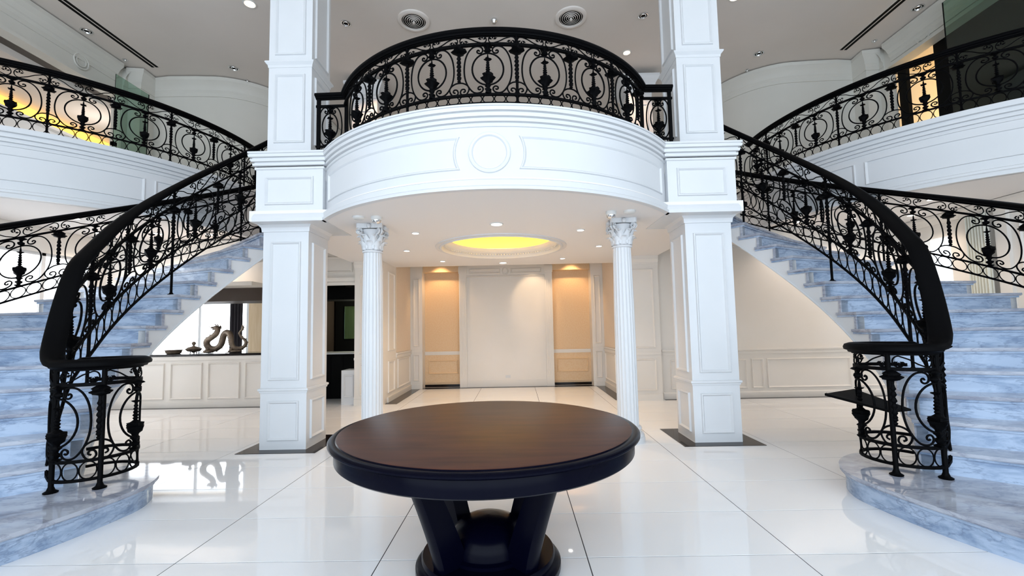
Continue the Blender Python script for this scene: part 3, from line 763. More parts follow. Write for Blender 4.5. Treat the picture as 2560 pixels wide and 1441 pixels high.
PEND = [(.255,.005),(.275,.015),(.29,.018),(.305,.010),(.33,.020),(.35,.016),(.365,.022),(.39,.012),(.42,.021),(.45,.018),(.47,.012),(.50,.022),(.53,.019),(.55,.012),(.58,.023),(.61,.019),(.63,.012),(.66,.022),(.69,.019),(.71,.012),(.74,.021),(.77,.016),(.80,.012),(.84,.014),(.85,.03),(.865,.058),(.885,.066),(.90,.060),(.915,.046),(.935,.050),(.955,.040),(.985,.022)]
class Rail:
    def __init__(s, pts, levels, sx=1):
        s.P = np.asarray(pts,float); d = np.r_[0,np.cumsum(np.linalg.norm(np.diff(s.P,axis=0),axis=1))]
        s.d = d; s.L = d[-1]; s.lev = np.asarray(levels,float)      # n x 4 : bottom bar, lower bar, upper bar, handrail underside
        T = np.gradient(s.P,axis=0); T /= np.linalg.norm(T,axis=1,keepdims=True)
        s.N = np.stack([-T[:,1],T[:,0]],1)
    def xy(s,u): return np.stack([np.interp(u,s.d,s.P[:,0]),np.interp(u,s.d,s.P[:,1])],-1)
    def nrm(s,u):
        n = np.stack([np.interp(u,s.d,s.N[:,0]),np.interp(u,s.d,s.N[:,1]),0*np.asarray(u,float)],-1)
        return n/np.linalg.norm(n,axis=-1,keepdims=True)
    def z(s,u,v):
        u=np.asarray(u,float); v=np.asarray(v,float)
        L=[np.interp(u,s.d,s.lev[:,i]) for i in range(4)]
        out=np.where(v<1,L[0]+(L[1]-L[0])*v,np.where(v<2,L[1]+(L[2]-L[1])*(v-1),L[2]+(L[3]-L[2])*(v-2)))
        return out
    def w(s,u,v):
        u=np.asarray(u,float); p=s.xy(u); return np.c_[p,s.z(u,v)]
    def rod(s,u,v,r,closed=False,n=6):
        u=np.asarray(u,float); return MB().tube(s.w(u,v),r,n,s.nrm(u),closed)
def octa(c, d1, d2, d3):
    c,d1,d2,d3 = map(np.array,(c,d1,d2,d3))
    v=[c+d1,c-d1*0.8,c+d2,c-d2,c+d3,c-d3]
    return [tuple(x) for x in v],[(0,2,4),(0,4,3),(0,3,5),(0,5,2),(1,4,2),(1,3,4),(1,5,3),(1,2,5)]
def leaf(rail, u, v, size, flip=1):
    p = rail.w([u],[v])[0]; n = rail.nrm([u])[0]; t = np.array([n[1],-n[0],0]); mb=MB()
    up=np.array([0,0,1.0])
    for a in (90,25,155):
        d = math.cos(math.radians(a))*t+math.sin(math.radians(a))*up*flip
        e = -math.sin(math.radians(a))*t+math.cos(math.radians(a))*up*flip
        mb.add(*octa(p+d*size*0.75,d*size*0.8,e*size*0.33,n*0.006))
    return mb
def railing(name, label, rail, u_first, period, units, hr_w=0.12, hr_h=0.065, post_every=2, floor_z=None, post_par=0, group=None, rng=None, post_from=0.0, hr_range=None, skip_top=False):
    mid = rail.w([rail.L/2],[0])[0]
    root = thing(name, label, 'railing', tuple(mid), group)
    u0,u1 = rng if rng else (0.0,rail.L)
    us = np.linspace(u0,u1,max(24,int((u1-u0)/0.06)))
    # handrail
    h0,h1 = hr_range if hr_range else (u0,u1)
    uh = np.linspace(h0,h1,max(24,int((h1-h0)/0.05)))
    P = rail.w(uh,0*uh+3); N = rail.nrm(uh)[:,:2]
    w,h = hr_w/2,hr_h
    prof=[(-w*0.55,0),(w*0.55,0),(w*0.62,h*0.18),(w*0.95,h*0.3),(w,h*0.55),(w*0.85,h*0.85),(w*0.4,h),(-w*0.4,h),(-w*0.85,h*0.85),(-w,h*0.55),(-w*0.95,h*0.3),(-w*0.62,h*0.18)]
    obj('handrail', MB().sweep(P.tolist(),N.tolist(),prof),'rail',root,50)
    def bar(nm,v,hw,hh):
        P = rail.w(us,0*us+v); N = rail.nrm(us)[:,:2]
        obj(nm, MB().sweep(P.tolist(),N.tolist(),[(-hw,-hh),(hw,-hh),(hw,hh),(-hw,hh)]),'iron',root,50)
    bar('bottom_bar',0,0.011,0.010); bar('lower_bar',1,0.011,0.011); bar('upper_bar',2,0.012,0.013); bar('rail_bar',2.97,0.016,0.008)
    def inr(a,b): return a>=u0-1e-3 and b<=u1+1e-3
    for i in range(units):
        uc = u_first+i*period
        if inr(uc-.42*period,uc+.42*period):
            for sg in (1,-1):
                c = catmull(CS,3); obj('scroll', rail.rod(uc+sg*c[:,0]*period,1+c[:,1],0.0078),'iron',root,70)
            obj('oval_ring', rail.rod(uc+OV[:,0]*period,1+OV[:,1],0.0085,True),'iron',root,70)
        if inr(uc-.05,uc+.05):
            z0,z1 = rail.z([uc],[1])[0],rail.z([uc],[2])[0]; x,y = rail.xy(uc)
            prof=[(r,(z1-z0)*f) for f,r in SPIN]
            obj('baluster', MB().lathe(prof,(x,y,z0),12,lambda j,a: 1.0+(0.22*math.cos(4*a+j) if SPIN[j][1]>0.024 else 0.05*math.cos(3*a+j*2))),'iron',root,50)
        for e,(ue) in enumerate((uc+period/2,) if i<units-1 or inr(uc+period*.5-.05,uc+period*.5+.05) else ()):
            if not inr(ue-.05,ue+.05): continue
            z0,z1 = rail.z([ue],[1])[0],rail.z([ue],[2])[0]; x,y = rail.xy(ue)
            prof=[(r,(z1-z0)*f) for f,r in PEND]
            obj('pendant', MB().lathe(prof,(x,y,z0),12,lambda j,a: 1.0+(0.25*math.cos(4*a+j) if PEND[j][1]>0.025 else 0.10*math.cos(3*a+j*2))),'iron',root,50)
            if inr(ue-.18*period,ue+.18*period):
                c = catmull(AR,3); obj('arch_scroll', rail.rod(ue+c[:,0]*period,1+c[:,1],0.0075),'iron',root,70)
            if post_every and (i+post_par)%post_every==0 and ue>=post_from:
                zf = floor_z(ue) if floor_z else rail.z([ue],[0])[0]-0.08
                zt = rail.z([ue],[3])[0]; pm = MB().lathe([(0.034,0),(0.036,0.006),(0.02,0.014),(0.013,0.03),(0.013,zt-zf)],(x,y,zf),10)
                obj('post', pm,'iron',root,50)
        # rings of the bottom band
        for q in range(5):
            ur = uc+(-.5+(q+.5)/5)*period
            if inr(ur-.1*period,ur+.1*period):
                t = np.linspace(0,2*PI,23)[:-1]
                obj('ring', rail.rod(ur+.094*period*np.cos(t),.5+.46*np.sin(t),0.0052,True,5),'iron',root,70)
        # top band S-scrolls
        if not skip_top:
            for sg in (1,-1):
                ua,ub = sorted((uc,uc+sg*period/2))
                if inr(ua,ub):
                    sc = obj('scroll_band', rail.rod(uc+sg*SS[:,0]*period,2.04+0.90*SS[:,1],0.0058,False,5),'iron',root,70)
                    lv = rail.z([uc],[2.9])[0]-rail.z([uc],[2.1])[0]
                    obj('leaf', leaf(rail,uc+sg*.09*period,2.5,0.032),'iron',sc); obj('leaf', leaf(rail,uc+sg*.41*period,2.5,0.032,-1),'iron',sc)
    return root

HR = 0.065
# balcony railing : bow plus two short straight returns
RR, RCY = 1.985, 5.865
BLV = [3.40,3.485,3.968,4.060]
tb = np.linspace(-1.06,1.06,121)
bow = np.array([(BC[0]+RR*math.sin(t),RCY-RR*math.cos(t)) for t in tb])
lv = np.tile(BLV,(len(bow),1))
R0 = Rail(bow,lv)
railing('balcony_railing','black wrought-iron railing with oval scrolls bowed along the central balcony',R0,R0.L/2-3*0.272*RR,0.272*RR,7,0.095,0.06,2,lambda u:3.39 if abs(u-R0.L/2)<1.0 else UPF,1)
for sx in (-1,1):
    pa,pb = np.array([BC[0]+sx*RR*math.sin(1.075),RCY-RR*math.cos(1.075)]),np.array([sx*2.08,4.93])
    seg = np.array([pa+(pb-pa)*t for t in np.linspace(0,1,12)])
    if sx<0: seg=seg[::-1]
    r = Rail(seg,np.tile(BLV,(12,1)))
    side = 'kitchen opening' if sx<0 else 'wainscot wall'
    root = railing('balcony_railing','short black iron return of the balcony railing against the pillar nearest the '+side,r,r.L/2,r.L*1.02,1,0.11,0.06,0,lambda u:UPF)
    for q in (pa,pb):
        obj('post', MB().cbox((q[0]*0.985,q[1],3.73),(0.035,0.035,0.74)),'iron',root)

# stair railings
def inner_rail(sx):
    t0 = math.radians(-40.0); Lc = (CXs+1.70*math.cos(t0),CYs+1.70*math.sin(t0))
    P=[];K=[]
    n=90; tot=math.radians(288)
    for i in range(n):
        f=i/(n-1.0); a=t0-tot*(1-f); r=0.265*(1-0.20*max(0,(0.35-f)/0.35))
        P.append((DX+sx*(Lc[0]+r*math.cos(a)),Lc[1]+r*math.sin(a)))
    d=np.r_[0,np.cumsum(np.linalg.norm(np.diff(np.array(P),axis=0),axis=1))]; loopL=d[-1]
    k0=10+(t0-A10)/DA
    K=[k0-(loopL-x)/(1.9*DA) for x in d]
    for kk in np.linspace(k0,18.6,170)[1:]:
        g=np.clip((kk-k0)/3.6,0,1); P.append(sp(sx,1.965-0.065*g*g*(3-2*g),ang(kk))); K.append(kk)
    K=np.array(K); w=np.clip((K-1.15)/2.9,0,1); w=w*w*(3-2*w)
    ramp=K[:,None]*S+np.array([.26,.49,1.04,1.28-HR]); lvl=np.array([.26,.40,.967,1.147-HR])
    lev=ramp*w[:,None]+lvl*(1-w[:,None])
    return Rail(P,lev),K
def u_of_k(r,K,k): return float(np.interp(k,K,r.d))
for sx in (-1,1):
    r,K = inner_rail(sx)
    p = 2.54*DA*1.90
    uc = u_of_k(r,K,6.2); n0 = int((uc-0.2)/p); uf = uc-n0*p
    n = int((r.L-uf)/p)+1
    def fz(u,r=r,K=K):
        k=np.interp(u,r.d,K); return S if k<2.05 else math.floor(k+0.12)*S
    lab = 'inner stair railing with curled newel end on the staircase before the dragon counter' if sx<0 else 'inner stair railing with curled newel end holding a dark board'
    root = railing('stair_railing','black iron '+lab,r,uf,p,n,0.14,0.075,2,fz,0,'inner stair railings',post_from=u_of_k(r,K,3.2))
    # newel posts on the lowest step
    for k in (1.35,-0.15):
        u = u_of_k(r,K,k); x,y = r.xy(u); zt = r.z([u],[3])[0]
        obj('post', MB().lathe([(0.042,0),(0.045,0.008),(0.026,0.02),(0.017,0.045),(0.017,zt-S)],(x,y,S),12),'iron',root,50)
    # round cap at the end of the scroll
    x,y = r.xy(0.0); z = r.z([0.0],[3])[0]
    obj('handrail_end', MB().lathe([(0.05,0),(0.085,0.012),(0.10,0.03),(0.095,0.055),(0.06,0.075)],(x,y,z),24),'rail',root,50)
    # outer railing
    Kk = np.linspace(2.2,18.4,200); P=[sp(sx,3.74,ang(k)) for k in Kk]
    lev = Kk[:,None]*S+np.array([.115,.25,.835,1.03-HR])
    ro = Rail(P,lev); p = 1.82*DA*3.74
    uc = u_of_k(ro,Kk,9.37); n0=int((uc-0.1)/p); uf=uc-n0*p; n=int((ro.L-uf)/p)+1
    def fz2(u,r=ro,K=Kk): return math.floor(np.interp(u,r.d,K)+0.05)*S
    lab = 'black iron outer stair railing seen before the bright window wall' if sx<0 else 'black iron outer stair railing seen before the pale drape'
    railing('stair_railing',lab,ro,uf,p,n,0.13,0.07,2,fz2,0,'outer stair railings')
    # gallery railing
    Ad = np.linspace(-186,-106,120); P=[gal_pt(sx,math.radians(a),GR-0.12) for a in Ad]
    lev = np.tile([GAL+0.03,4.18,4.71,4.92-HR],(len(P),1)); rg = Rail(P,lev); p = math.radians(11.3)*(GR-0.12)
    uc = (-136-(-186))/(80.0)*rg.L; n0=int((uc-0.05)/p); uf=uc-n0*p; n=int((rg.L-uf)/p)+1
    lab = 'black iron gallery railing above the bright window wall' if sx<0 else 'black iron gallery railing in front of the black upstairs screen'
    railing('gallery_railing',lab,rg,uf,p,n,0.13,0.07,2,lambda u:GAL-0.01,0,'gallery railings')

# ------------------------------------------------------------------ round table
TC = (0.035,2.56)
tbl = thing('round_table','large round dark walnut pedestal table on the white tiled floor','table',(*TC,0))
c=(*TC,0); k=0.864
zT = 1.33-0.634*0.864
obj('table_top', MB().lathe([(0.0001,zT),(0.80,zT),(0.808,zT-0.003)],c,128,cap=False),'tabletop',tbl,30)
obj('rim', MB().lathe([(0.808,zT-0.003),(0.812,zT-0.008),(0.826,zT-0.008),(0.842,zT-0.012),(0.850,zT-0.019),(0.850,zT-0.026),(0.842,zT-0.033),(0.825,zT-0.037),(0.815,zT-0.040)],c,128,cap=False),'tabledark',tbl,40)
obj('apron', MB().lathe([(0.815,zT-0.037),(0.819,zT-0.045),(0.819,zT-0.112),(0.810,zT-0.120),(0.4,zT-0.120)],c,128,cap=False),'tabledark',tbl,40)
obj('base', MB().lathe([(0.0001,0),(0.395,0),(0.405,0.012),(0.405,0.04),(0.392,0.055),(0.372,0.062),(0.372,0.085),(0.365,0.095),(0.0001,0.095)],c,72,cap=False),'tabledark',tbl,40)
obj('hub', MB().lathe([(0.0001,0.095),(0.25,0.095),(0.25,0.112),(0.225,0.12),(0.22,0.16),(0.20,0.205),(0.16,0.245),(0.11,0.266),(0.06,0.276),(0.0001,0.279)],c,48,cap=False),'tabledark',tbl,40)
def table_leg(a):
    # broad curved leg: sweeps out and up from the base to the apron
    prof=[]
    zs=np.linspace(0.09,zT-0.119,15)
    mb=MB(); v=[];f=[]
    d=np.array([math.cos(a),math.sin(a)]); t=np.array([-d[1],d[0]])
    for z in zs:
        s=(z-0.09)/(zs[-1]-0.09)
        ro=0.335+0.205*s**1.2; ri=ro-0.10-0.05*(1-s)
        hw=0.050
        for rr,ww in ((ro,-hw),(ro+0.012,-hw*0.5),(ro+0.012,hw*0.5),(ro,hw),(ri,hw),(ri,-hw)):
            p=np.array(TC)+d*rr+t*ww; v.append((p[0],p[1],z))
    n=len(zs)
    for i in range(n-1):
        for j in range(6): f.append((i*6+j,i*6+(j+1)%6,(i+1)*6+(j+1)%6,(i+1)*6+j))
    f += [tuple(range(6))[::-1],tuple(range((n-1)*6,n*6))]
    obj('leg', mb.add(v,f),'tabledark',tbl,40)
for q in range(4): table_leg(PI/4+q*PI/2)

# ------------------------------------------------------------------ ceiling fittings
def downlight(x,y,z,r,lit,label,group,lamp='lamp'):
    root = thing('downlight',label,'downlight',(x,y,z),group)
    obj('trim_ring', MB().lathe([(r,0.0),(r,-0.008),(r*0.93,-0.012),(r*0.80,-0.010),(r*0.74,0.002),(r*0.70,-0.001)],(x,y,z),24,cap=False),'chrome' if not lit else 'plastic',root,40)
    if lit: obj('bulb', MB().lathe([(0.0001,-0.008),(r*0.5,-0.006),(r*0.72,-0.001)],(x,y,z),20,cap=False),lamp,root)
    else:
        obj('reflector', MB().lathe([(r*0.74,-0.002),(r*0.6,-0.003),(0.0001,-0.0035)],(x,y,z),24,cap=False),'black',root,40)
        obj('bulb', MB().lathe([(r*0.60,-0.004),(r*0.56,-0.012),(r*0.46,-0.014),(r*0.42,-0.004)],(x,y,z),20,cap=False),'chrome',root,40)
    return root
for x,y in ((-1.08,5.63),(-1.51,6.88),(-1.13,8.02),(1.09,7.98),(1.54,6.82),(1.08,5.65)):
    downlight(x,y,SOF,0.055,True,'small lit downlight in the white soffit circling the dome','soffit downlights')
    spot('soffit_spot',(x,y,SOF-0.03),40,WARM,105,0.8)
for x,y,l in ((0.0,5.23,'larger lit downlight in the soffit towards the round table'),(-0.02,8.37,'larger lit downlight in the soffit towards the alcove wall')):
    downlight(x,y,SOF,0.085,True,l,None); spot('soffit_spot',(x,y,SOF-0.03),46,WARM,100,0.8)
# alcove wall washers
for x in (-1.52,1.50): spot('niche_spot',(x,9.75,2.92),34,(1.0,0.62,0.30),95,0.7,(x,10.3,1.2))
spot('alcove_spot',(0.62,9.3,2.75),26,(1.0,0.70,0.42),60,0.6,(0.62,10.3,1.9))
for x,y in ((-1.51,4.76),(1.49,4.76)):
    tag(obj('smoke_detector', MB().lathe([(0.0001,-0.03),(0.05,-0.03),(0.065,-0.018),(0.068,0.0)],(x,y,SOF),24,cap=False),'plastic',None,40),'flat white round detector on the soffit beside a camera dome','detector','soffit detectors')
for x,y in ((-1.32,4.78),(1.29,4.78)):
    r = thing('camera_dome','small white security camera dome on the soffit in front of a fluted column','camera',(x,y,SOF),'soffit camera domes')
    obj('housing', MB().lathe([(0.06,0.0),(0.06,-0.03),(0.05,-0.04)],(x,y,SOF),24,cap=False),'plastic',r,40)
    obj('lens_dome', MB().lathe([(0.05,-0.04),(0.046,-0.06),(0.03,-0.075),(0.0001,-0.08)],(x,y,SOF),24,cap=False),'chrome',r,40)
U='unlit chrome downlight in the grey upper ceiling'
for x,y,r in ((-7.1,7.12,0.09),(-5.3,8.28,0.09),(7.1,7.08,0.09),(5.06,8.23,0.09),(-2.6,7.1,0.085),(2.48,7.1,0.085)):
    downlight(x,y,CEI,r,False,U,'unlit upper downlights')
for x,y in ((-3.95,6.6),(3.85,6.73)):
    downlight(x,y,CEI,0.10,True,'glowing orange downlight in the upper ceiling outside a pillar','lit upper downlights','lampwarm'); spot('upper_spot',(x,y,CEI-0.05),10,(1,0.6,0.35),110,0.8)
for x,y in ((-7.16,7.93),(-5.3,8.72),(5.12,8.78),(7.06,7.93)):
    tag(obj('sprinkler_head', MB().lathe([(0.045,0),(0.045,-0.008),(0.02,-0.012),(0.015,-0.03),(0.022,-0.034),(0.0001,-0.036)],(x,y,CEI),16,cap=False),'chrome',None,40),'small sprinkler rosette in the upper ceiling near the cornice','sprinkler','ceiling sprinklers')
tag(obj('smoke_detector', MB().lathe([(0.05,0),(0.055,-0.03),(0.04,-0.05),(0.03,-0.075),(0.0001,-0.08)],(-0.06,7.1,CEI),20,cap=False),'chrome',None,40),'small chrome detector on the upper ceiling between the round air diffusers','detector')
for x,y in ((-1.43,7.08),(1.25,7.1)):
    d = thing('air_diffuser','round cream ceiling air diffuser with dark concentric slots','air diffuser',(x,y,CEI),'round air diffusers')
    obj('flange', MB().lathe([(0.27,0),(0.265,-0.02),(0.235,-0.035),(0.205,-0.030),(0.20,0.0)],(x,y,CEI),48,cap=False),'ceil',d,40)
    obj('backing', MB().lathe([(0.205,-0.004),(0.0001,-0.004)],(x,y,CEI),40,cap=False),'black',d)
    for q in range(5):
        r=0.185-0.034*q; obj('cone_ring', MB().lathe([(r,-0.010),(r-0.004,-0.016-0.002*q),(r-0.009,-0.016-0.002*q),(r-0.006,-0.010)],(x,y,CEI),40,cap=False),'ceil',d,40)
    obj('hub', MB().lathe([(0.02,-0.02),(0.018,-0.055),(0.0001,-0.058)],(x,y,CEI),20,cap=False),'ceil',d,40)
for x,l in ((-6.79,'long slot air diffuser in the ceiling above the gallery by the yellow-lit room'),(6.66,'long slot air diffuser in the ceiling above the gallery by the black screen')):
    d = thing('slot_diffuser',l,'air diffuser',(x,6.2,CEI),'slot diffusers')
    obj('frame', MB().box(x-0.085,x+0.085,4.0,8.2,CEI-0.006,CEI),'ceil',d)
    for q in (-0.04,0.04): obj('slot', MB().box(x+q-0.026,x+q+0.026,4.02,8.18,CEI-0.010,CEI-0.006),'black',d)

# ------------------------------------------------------------------ counter with the dragon
bar = thing('counter','cream panelled bar counter with black top in the back wall opening','counter',(-5.67,8.2,0))
obj('body', MB().box(-6.95,-4.40,BY,BY+0.35,0,0.93),'cream',bar)
obj('worktop', MB().box(-6.95,-4.40,BY-0.03,BY+0.60,0.93,0.972),'granite',bar)
obj('top_moulding', MB().box(-6.95,-4.40,BY-0.02,BY,0.86,0.93),'cream',bar)
obj('baseboard', MB().box(-6.95,-4.40,BY-0.015,BY,0,0.10),'cream',bar)
for x0,x1 in ((-6.88,-6.24),(-6.13,-5.54),(-5.44,-4.85),(-4.76,-4.45)): front_panel(bar,x0,x1,0.15,0.81,BY,'cream')
# dragon
D = lambda zx,zy: (-5.70+(zx-620)*0.001773, 0.972+(868-zy)*0.001773)
def dragon():
    root = thing('dragon_sculpture','bronze dragon sculpture with arched coiling body on the black counter top','sculpture',(-5.3,8.22,0.972))
    pts=[(1000,665),(1012,700),(1045,735),(1058,770),(1040,808),(1000,825),(955,810),(935,765),(932,715),(910,665),(868,652),(830,680),(808,730),(785,785),(740,822),(690,818),(662,780),(675,735),(725,702),(765,672),(778,632),(768,605)]
    P=catmull(pts,5); w=[]
    for i,(zx,zy) in enumerate(P):
        x,z=D(zx,zy); w.append((x,8.22+0.05*math.sin(i*0.12),z))
    n=len(w); r=[0.018+0.036*min(1,i/(n*0.45)) if i<n*0.8 else 0.054-0.012*(i/n-0.8)/0.2 for i in range(n)]
    w=np.array(w); w[:,2]=np.maximum(w[:,2],0.972+np.array(r)*0.98)
    body=obj('body', MB().tube(w,r,10,(0,1,0)),'bronze',root,70)
    # back fins
    for i in range(6,n-4,4):
        t=w[i+1]-w[i-1]; t/=np.linalg.norm(t); nn=np.array([-t[2],0,t[0]]); 
        if i<n*0.5: nn=nn
        p=w[i]+nn*r[i]*0.9
        obj('fin', MB().add(*octa(p,nn*0.028,t*0.020,np.array([0,0.006,0]))),'bronze',body)
    # head
    hx,hz=D(755,600)
    h=MB().ell((hx,8.22,hz),(0.060,0.045,0.042),12,8)
    h.ell((hx-0.065,8.22,hz+0.004),(0.045,0.032,0.020),10,7); h.ell((hx-0.050,8.22,hz-0.028),(0.040,0.026,0.012),10,7)
    head=obj('head',h,'bronze',root,60)
    for s in (-1,1):
        obj('horn', MB().tube([(hx+0.02,8.22+s*0.02,hz+0.03),(hx+0.0,8.22+s*0.03,hz+0.06),(hx-0.03,8.22+s*0.035,hz+0.075)],[0.012,0.009,0.003],6,(0,1,0)),'bronze',head,60)
        obj('whisker', MB().tube([(hx-0.10,8.22+s*0.02,hz),(hx-0.115,8.22+s*0.03,hz+0.03),(hx-0.095,8.22+s*0.03,hz+0.065)],[0.006,0.005,0.002],5,(0,1,0)),'bronze',head,60)
        obj('eye', MB().ell((hx-0.028,8.22+s*0.036,hz+0.018),(0.010,0.008,0.010),8,6),'bronze',head,60)
    for q in range(5):
        a=-0.4+q*0.35; p=np.array([hx+0.05,8.22,hz])
        d=np.array([math.cos(a),0,math.sin(a)]); obj('mane', MB().add(*octa(p+d*0.02,d*0.05,np.array([-d[2],0,d[0]])*0.014,np.array([0,0.03,0]))),'bronze',head)
    # tail tuft
    tx,tz=D(1000,665); 
    obj('tail', MB().tube([(tx,8.22,tz),(tx+0.02,8.22,tz+0.04),(tx+0.06,8.22,tz+0.07),(tx+0.07,8.22,tz+0.12),(tx+0.055,8.22,tz+0.16)],[0.018,0.016,0.022,0.026,0.006],8,(0,1,0)),'bronze',root,60)
    for q in range(3):
        obj('tail_barb', MB().add(*octa(np.array([tx+0.05+0.02*q,8.22,tz+0.11+0.02*q]),np.array([0.03-0.03*q,0,0.04]),np.array([0.01,0,0.0]),np.array([0,0.01,0]))),'bronze',root)
    # legs and feet
    for zx,s in ((690,-1),(720,1),(945,-1),(985,1)):
        x,_=D(zx,0); y=8.22+s*0.06
        l=MB().tube([(x,8.22,1.06),(x-0.02,y,1.04),(x-0.035,y+s*0.01,1.0),(x-0.05,y+s*0.012,0.985)],[0.03,0.026,0.018,0.014],8,(0,1,0))
        for q in (-1,0,1): l.tube([(x-0.05,y+s*0.012,0.985),(x-0.085,y+s*0.012+q*0.018,0.983),(x-0.10,y+s*0.012+q*0.022,0.976)],[0.010,0.007,0.003],5,(0,0,1))
        obj('leg',l,'bronze',root,60)
    obj('rock_base', MB().ell((D(680,0)[0],8.22,1.007),(0.10,0.085,0.035),12,7).ell((D(960,0)[0],8.22,1.002),(0.13,0.085,0.030),12,7),'bronze',root,60)
dragon()
x,_=D(505,0)
inc = thing('incense_burner','small bronze lidded burner beside the dragon on the counter','burner',(x,8.25,0.972))
obj('bowl', MB().lathe([(0.02,0.0),(0.03,0.012),(0.10,0.03),(0.125,0.055),(0.135,0.075),(0.12,0.085),(0.0001,0.085)],(x,8.25,0.985),24,cap=False),'bronze',inc,40)
for a in (0,2.1,4.2): obj('foot', MB().tube([(x+0.05*math.cos(a),8.25+0.05*math.sin(a),1.0),(x+0.06*math.cos(a),8.25+0.06*math.sin(a),0.975)],0.010,6,(1,0,0)),'bronze',inc,60)
obj('lid', MB().lathe([(0.115,0.0),(0.09,0.02),(0.03,0.035),(0.015,0.05),(0.03,0.075),(0.038,0.095),(0.02,0.12),(0.0001,0.125)],(x,8.25,1.07),20,cap=False),'bronze',inc,40)
x,_=D(290,0)
tray = thing('tray','low bronze tray with rolled rim lying on the counter','tray',(x,8.25,0.972))
obj('dish', MB().lathe([(0.0001,0),(0.10,0),(0.12,0.012),(0.135,0.06),(0.145,0.065),(0.14,0.072),(0.128,0.062),(0.11,0.02),(0.0001,0.016)],(x,8.25,0.972),32,cap=False),'bronze',tray,40)
obj('foot_ring', MB().lathe([(0.09,0),(0.10,0.0),(0.10,0.006),(0.09,0.006)],(x,8.25,0.972),32,cap=False),'bronze',tray,40)
# room behind the counter
rb = wall('wall_counter_room', [(-11,-10.6,11.3,11.45,0,3.0),(-6.75,-2.3,11.3,11.45,0,3.0),(-10.6,-6.75,11.3,11.45,2.7,3.0),(-10.6,-6.75,11.3,11.45,0,0.3)], 'wood')
struct('ceiling_counter_room', MB().box(-11,-2.2,BY+0.7,11.45,2.75,2.85),'soffit')
struct('wall_room_side', MB().box(-11.1,-11,BY,11.45,0,3.3),'cream')
obj('panel_strip', MB().box(-5.02,-4.97,11.26,11.3,0.2,2.6),'cream',rb)
w3 = struct_root('window_3',(-8.7,11.3,1.5))
for x in (-10.57,-9.31,-8.05,-6.79): obj('mullion', MB().box(x-0.03,x+0.03,11.32,11.38,0.3,2.7),'white',w3)
for x0 in (-10.54,-9.28,-8.02): obj('pane', MB().box(x0,x0+1.20,11.345,11.352,0.3,2.7),'pane',w3)
drape('curtain', 9.6, -6.12, -5.84, 0.02, 2.70, 'curtain', 'dark grey gathered curtain hanging behind the dragon sculpture',0.035,'x',40,4)

# ------------------------------------------------------------------ kitchen seen through its opening
struct('wall_kitchen', MB().box(-4.4,-4.3,BY+0.15,11.3,0,3.0).box(-2.42,-2.33,BY+0.15,11.3,0,3.0),'brown')
struct('ceiling_kitchen', MB().box(-4.4,-2.3,BY+0.15,11.3,2.72,2.76),'soffit')
kc = thing('kitchen_cabinet','black kitchen base cabinet run with pale worktop edge inside the opening','cabinet',(-3.1,9.0,0))
obj('body', MB().box(-4.25,-2.75,8.75,9.3,0,0.88),'black',kc); obj('worktop', MB().box(-4.25,-2.72,8.72,9.32,0.88,0.91),'plastic',kc)
for q in range(6): obj('door', MB().box(-4.2+0.24*q,-4.2+0.24*q+0.22,8.73,8.75,0.06,0.84),'black',kc)
kt = thing('tall_cabinet','tall black kitchen unit with glazed lit doors at the end of the kitchen','cabinet',(-3.3,10.9,0))
obj('body', MB().box(-4.25,-2.45,10.75,11.2,0,2.6),'black',kt)
for x0,x1 in ((-4.02,-3.70),(-3.62,-3.25),(-3.20,-2.9)):
    obj('lit_look_back', MB().box(x0,x1,10.738,10.75,1.15,1.95),'wood',kt); d = obj('door', MB().box(x0,x1,10.72,10.735,1.15,1.95),'glass',kt); obj('stile', MB().box(x1,x1+0.03,10.70,10.75,1.1,2.0),'black',d)  # pale panel behind the glass gives the lit look by colour, no glow
wc = thing('wall_cabinet','white framed glass-front wall cabinet inside the kitchen opening','cabinet',(-2.85,9.3,1.5))
obj('body', MB().box(-3.02,-2.46,9.25,9.6,1.38,2.08),'white',wc)
dr=obj('door', MB().box(-2.98,-2.70,9.235,9.25,1.42,2.04),'glass',wc)
for z in (1.6,1.82): obj('glazing_bar', MB().box(-2.98,-2.70,9.225,9.235,z-0.008,z+0.008),'white',dr)
obj('glazing_bar', MB().box(-2.85,-2.83,9.225,9.235,1.42,2.04),'white',dr)
hd = thing('range_hood','black range hood hanging above the kitchen worktop','hood',(-3.4,9.1,1.9))
obj('canopy', MB().prism([(-4.0,8.8),(-3.06,8.8),(-3.06,9.3),(-4.0,9.3)],1.98,2.22),'black',hd); obj('flue', MB().box(-3.7,-3.3,8.95,9.25,2.22,2.72),'black',hd)
pl = thing('low_cabinet','low white panelled cabinet standing in the kitchen opening','cabinet',(-2.87,8.1,0))
obj('body', MB().box(-3.00,-2.73,8.02,8.40,0,0.62),'white',pl); front_panel(pl,-2.96,-2.77,0.13,0.54,8.02)
point('kitchen_fill',(-3.2,10.2,1.75),26,(1.0,1.0,0.8),0.1)  # added fill light without a fixture, brightens the dark kitchen

# ------------------------------------------------------------------ small wall fittings
def socket(x,y,z,label):
    r = thing('wall_socket',label,'socket',(x,y,z))
    obj('plate', MB().box(x-0.06,x+0.06,y-0.008,y,z-0.035,z+0.035),'plastic',r)
    for q in (-0.028,0.028): obj('outlet', MB().box(x+q-0.018,x+q+0.018,y-0.011,y-0.008,z-0.02,z+0.02),'black' if False else 'white',r)
socket(3.12,BY-0.0,0.10,'small white socket plate low on the wainscot wall behind the pillar')
socket(0.0,10.10,0.17+0.06,'white double socket plate low on the centre panel of the alcove')

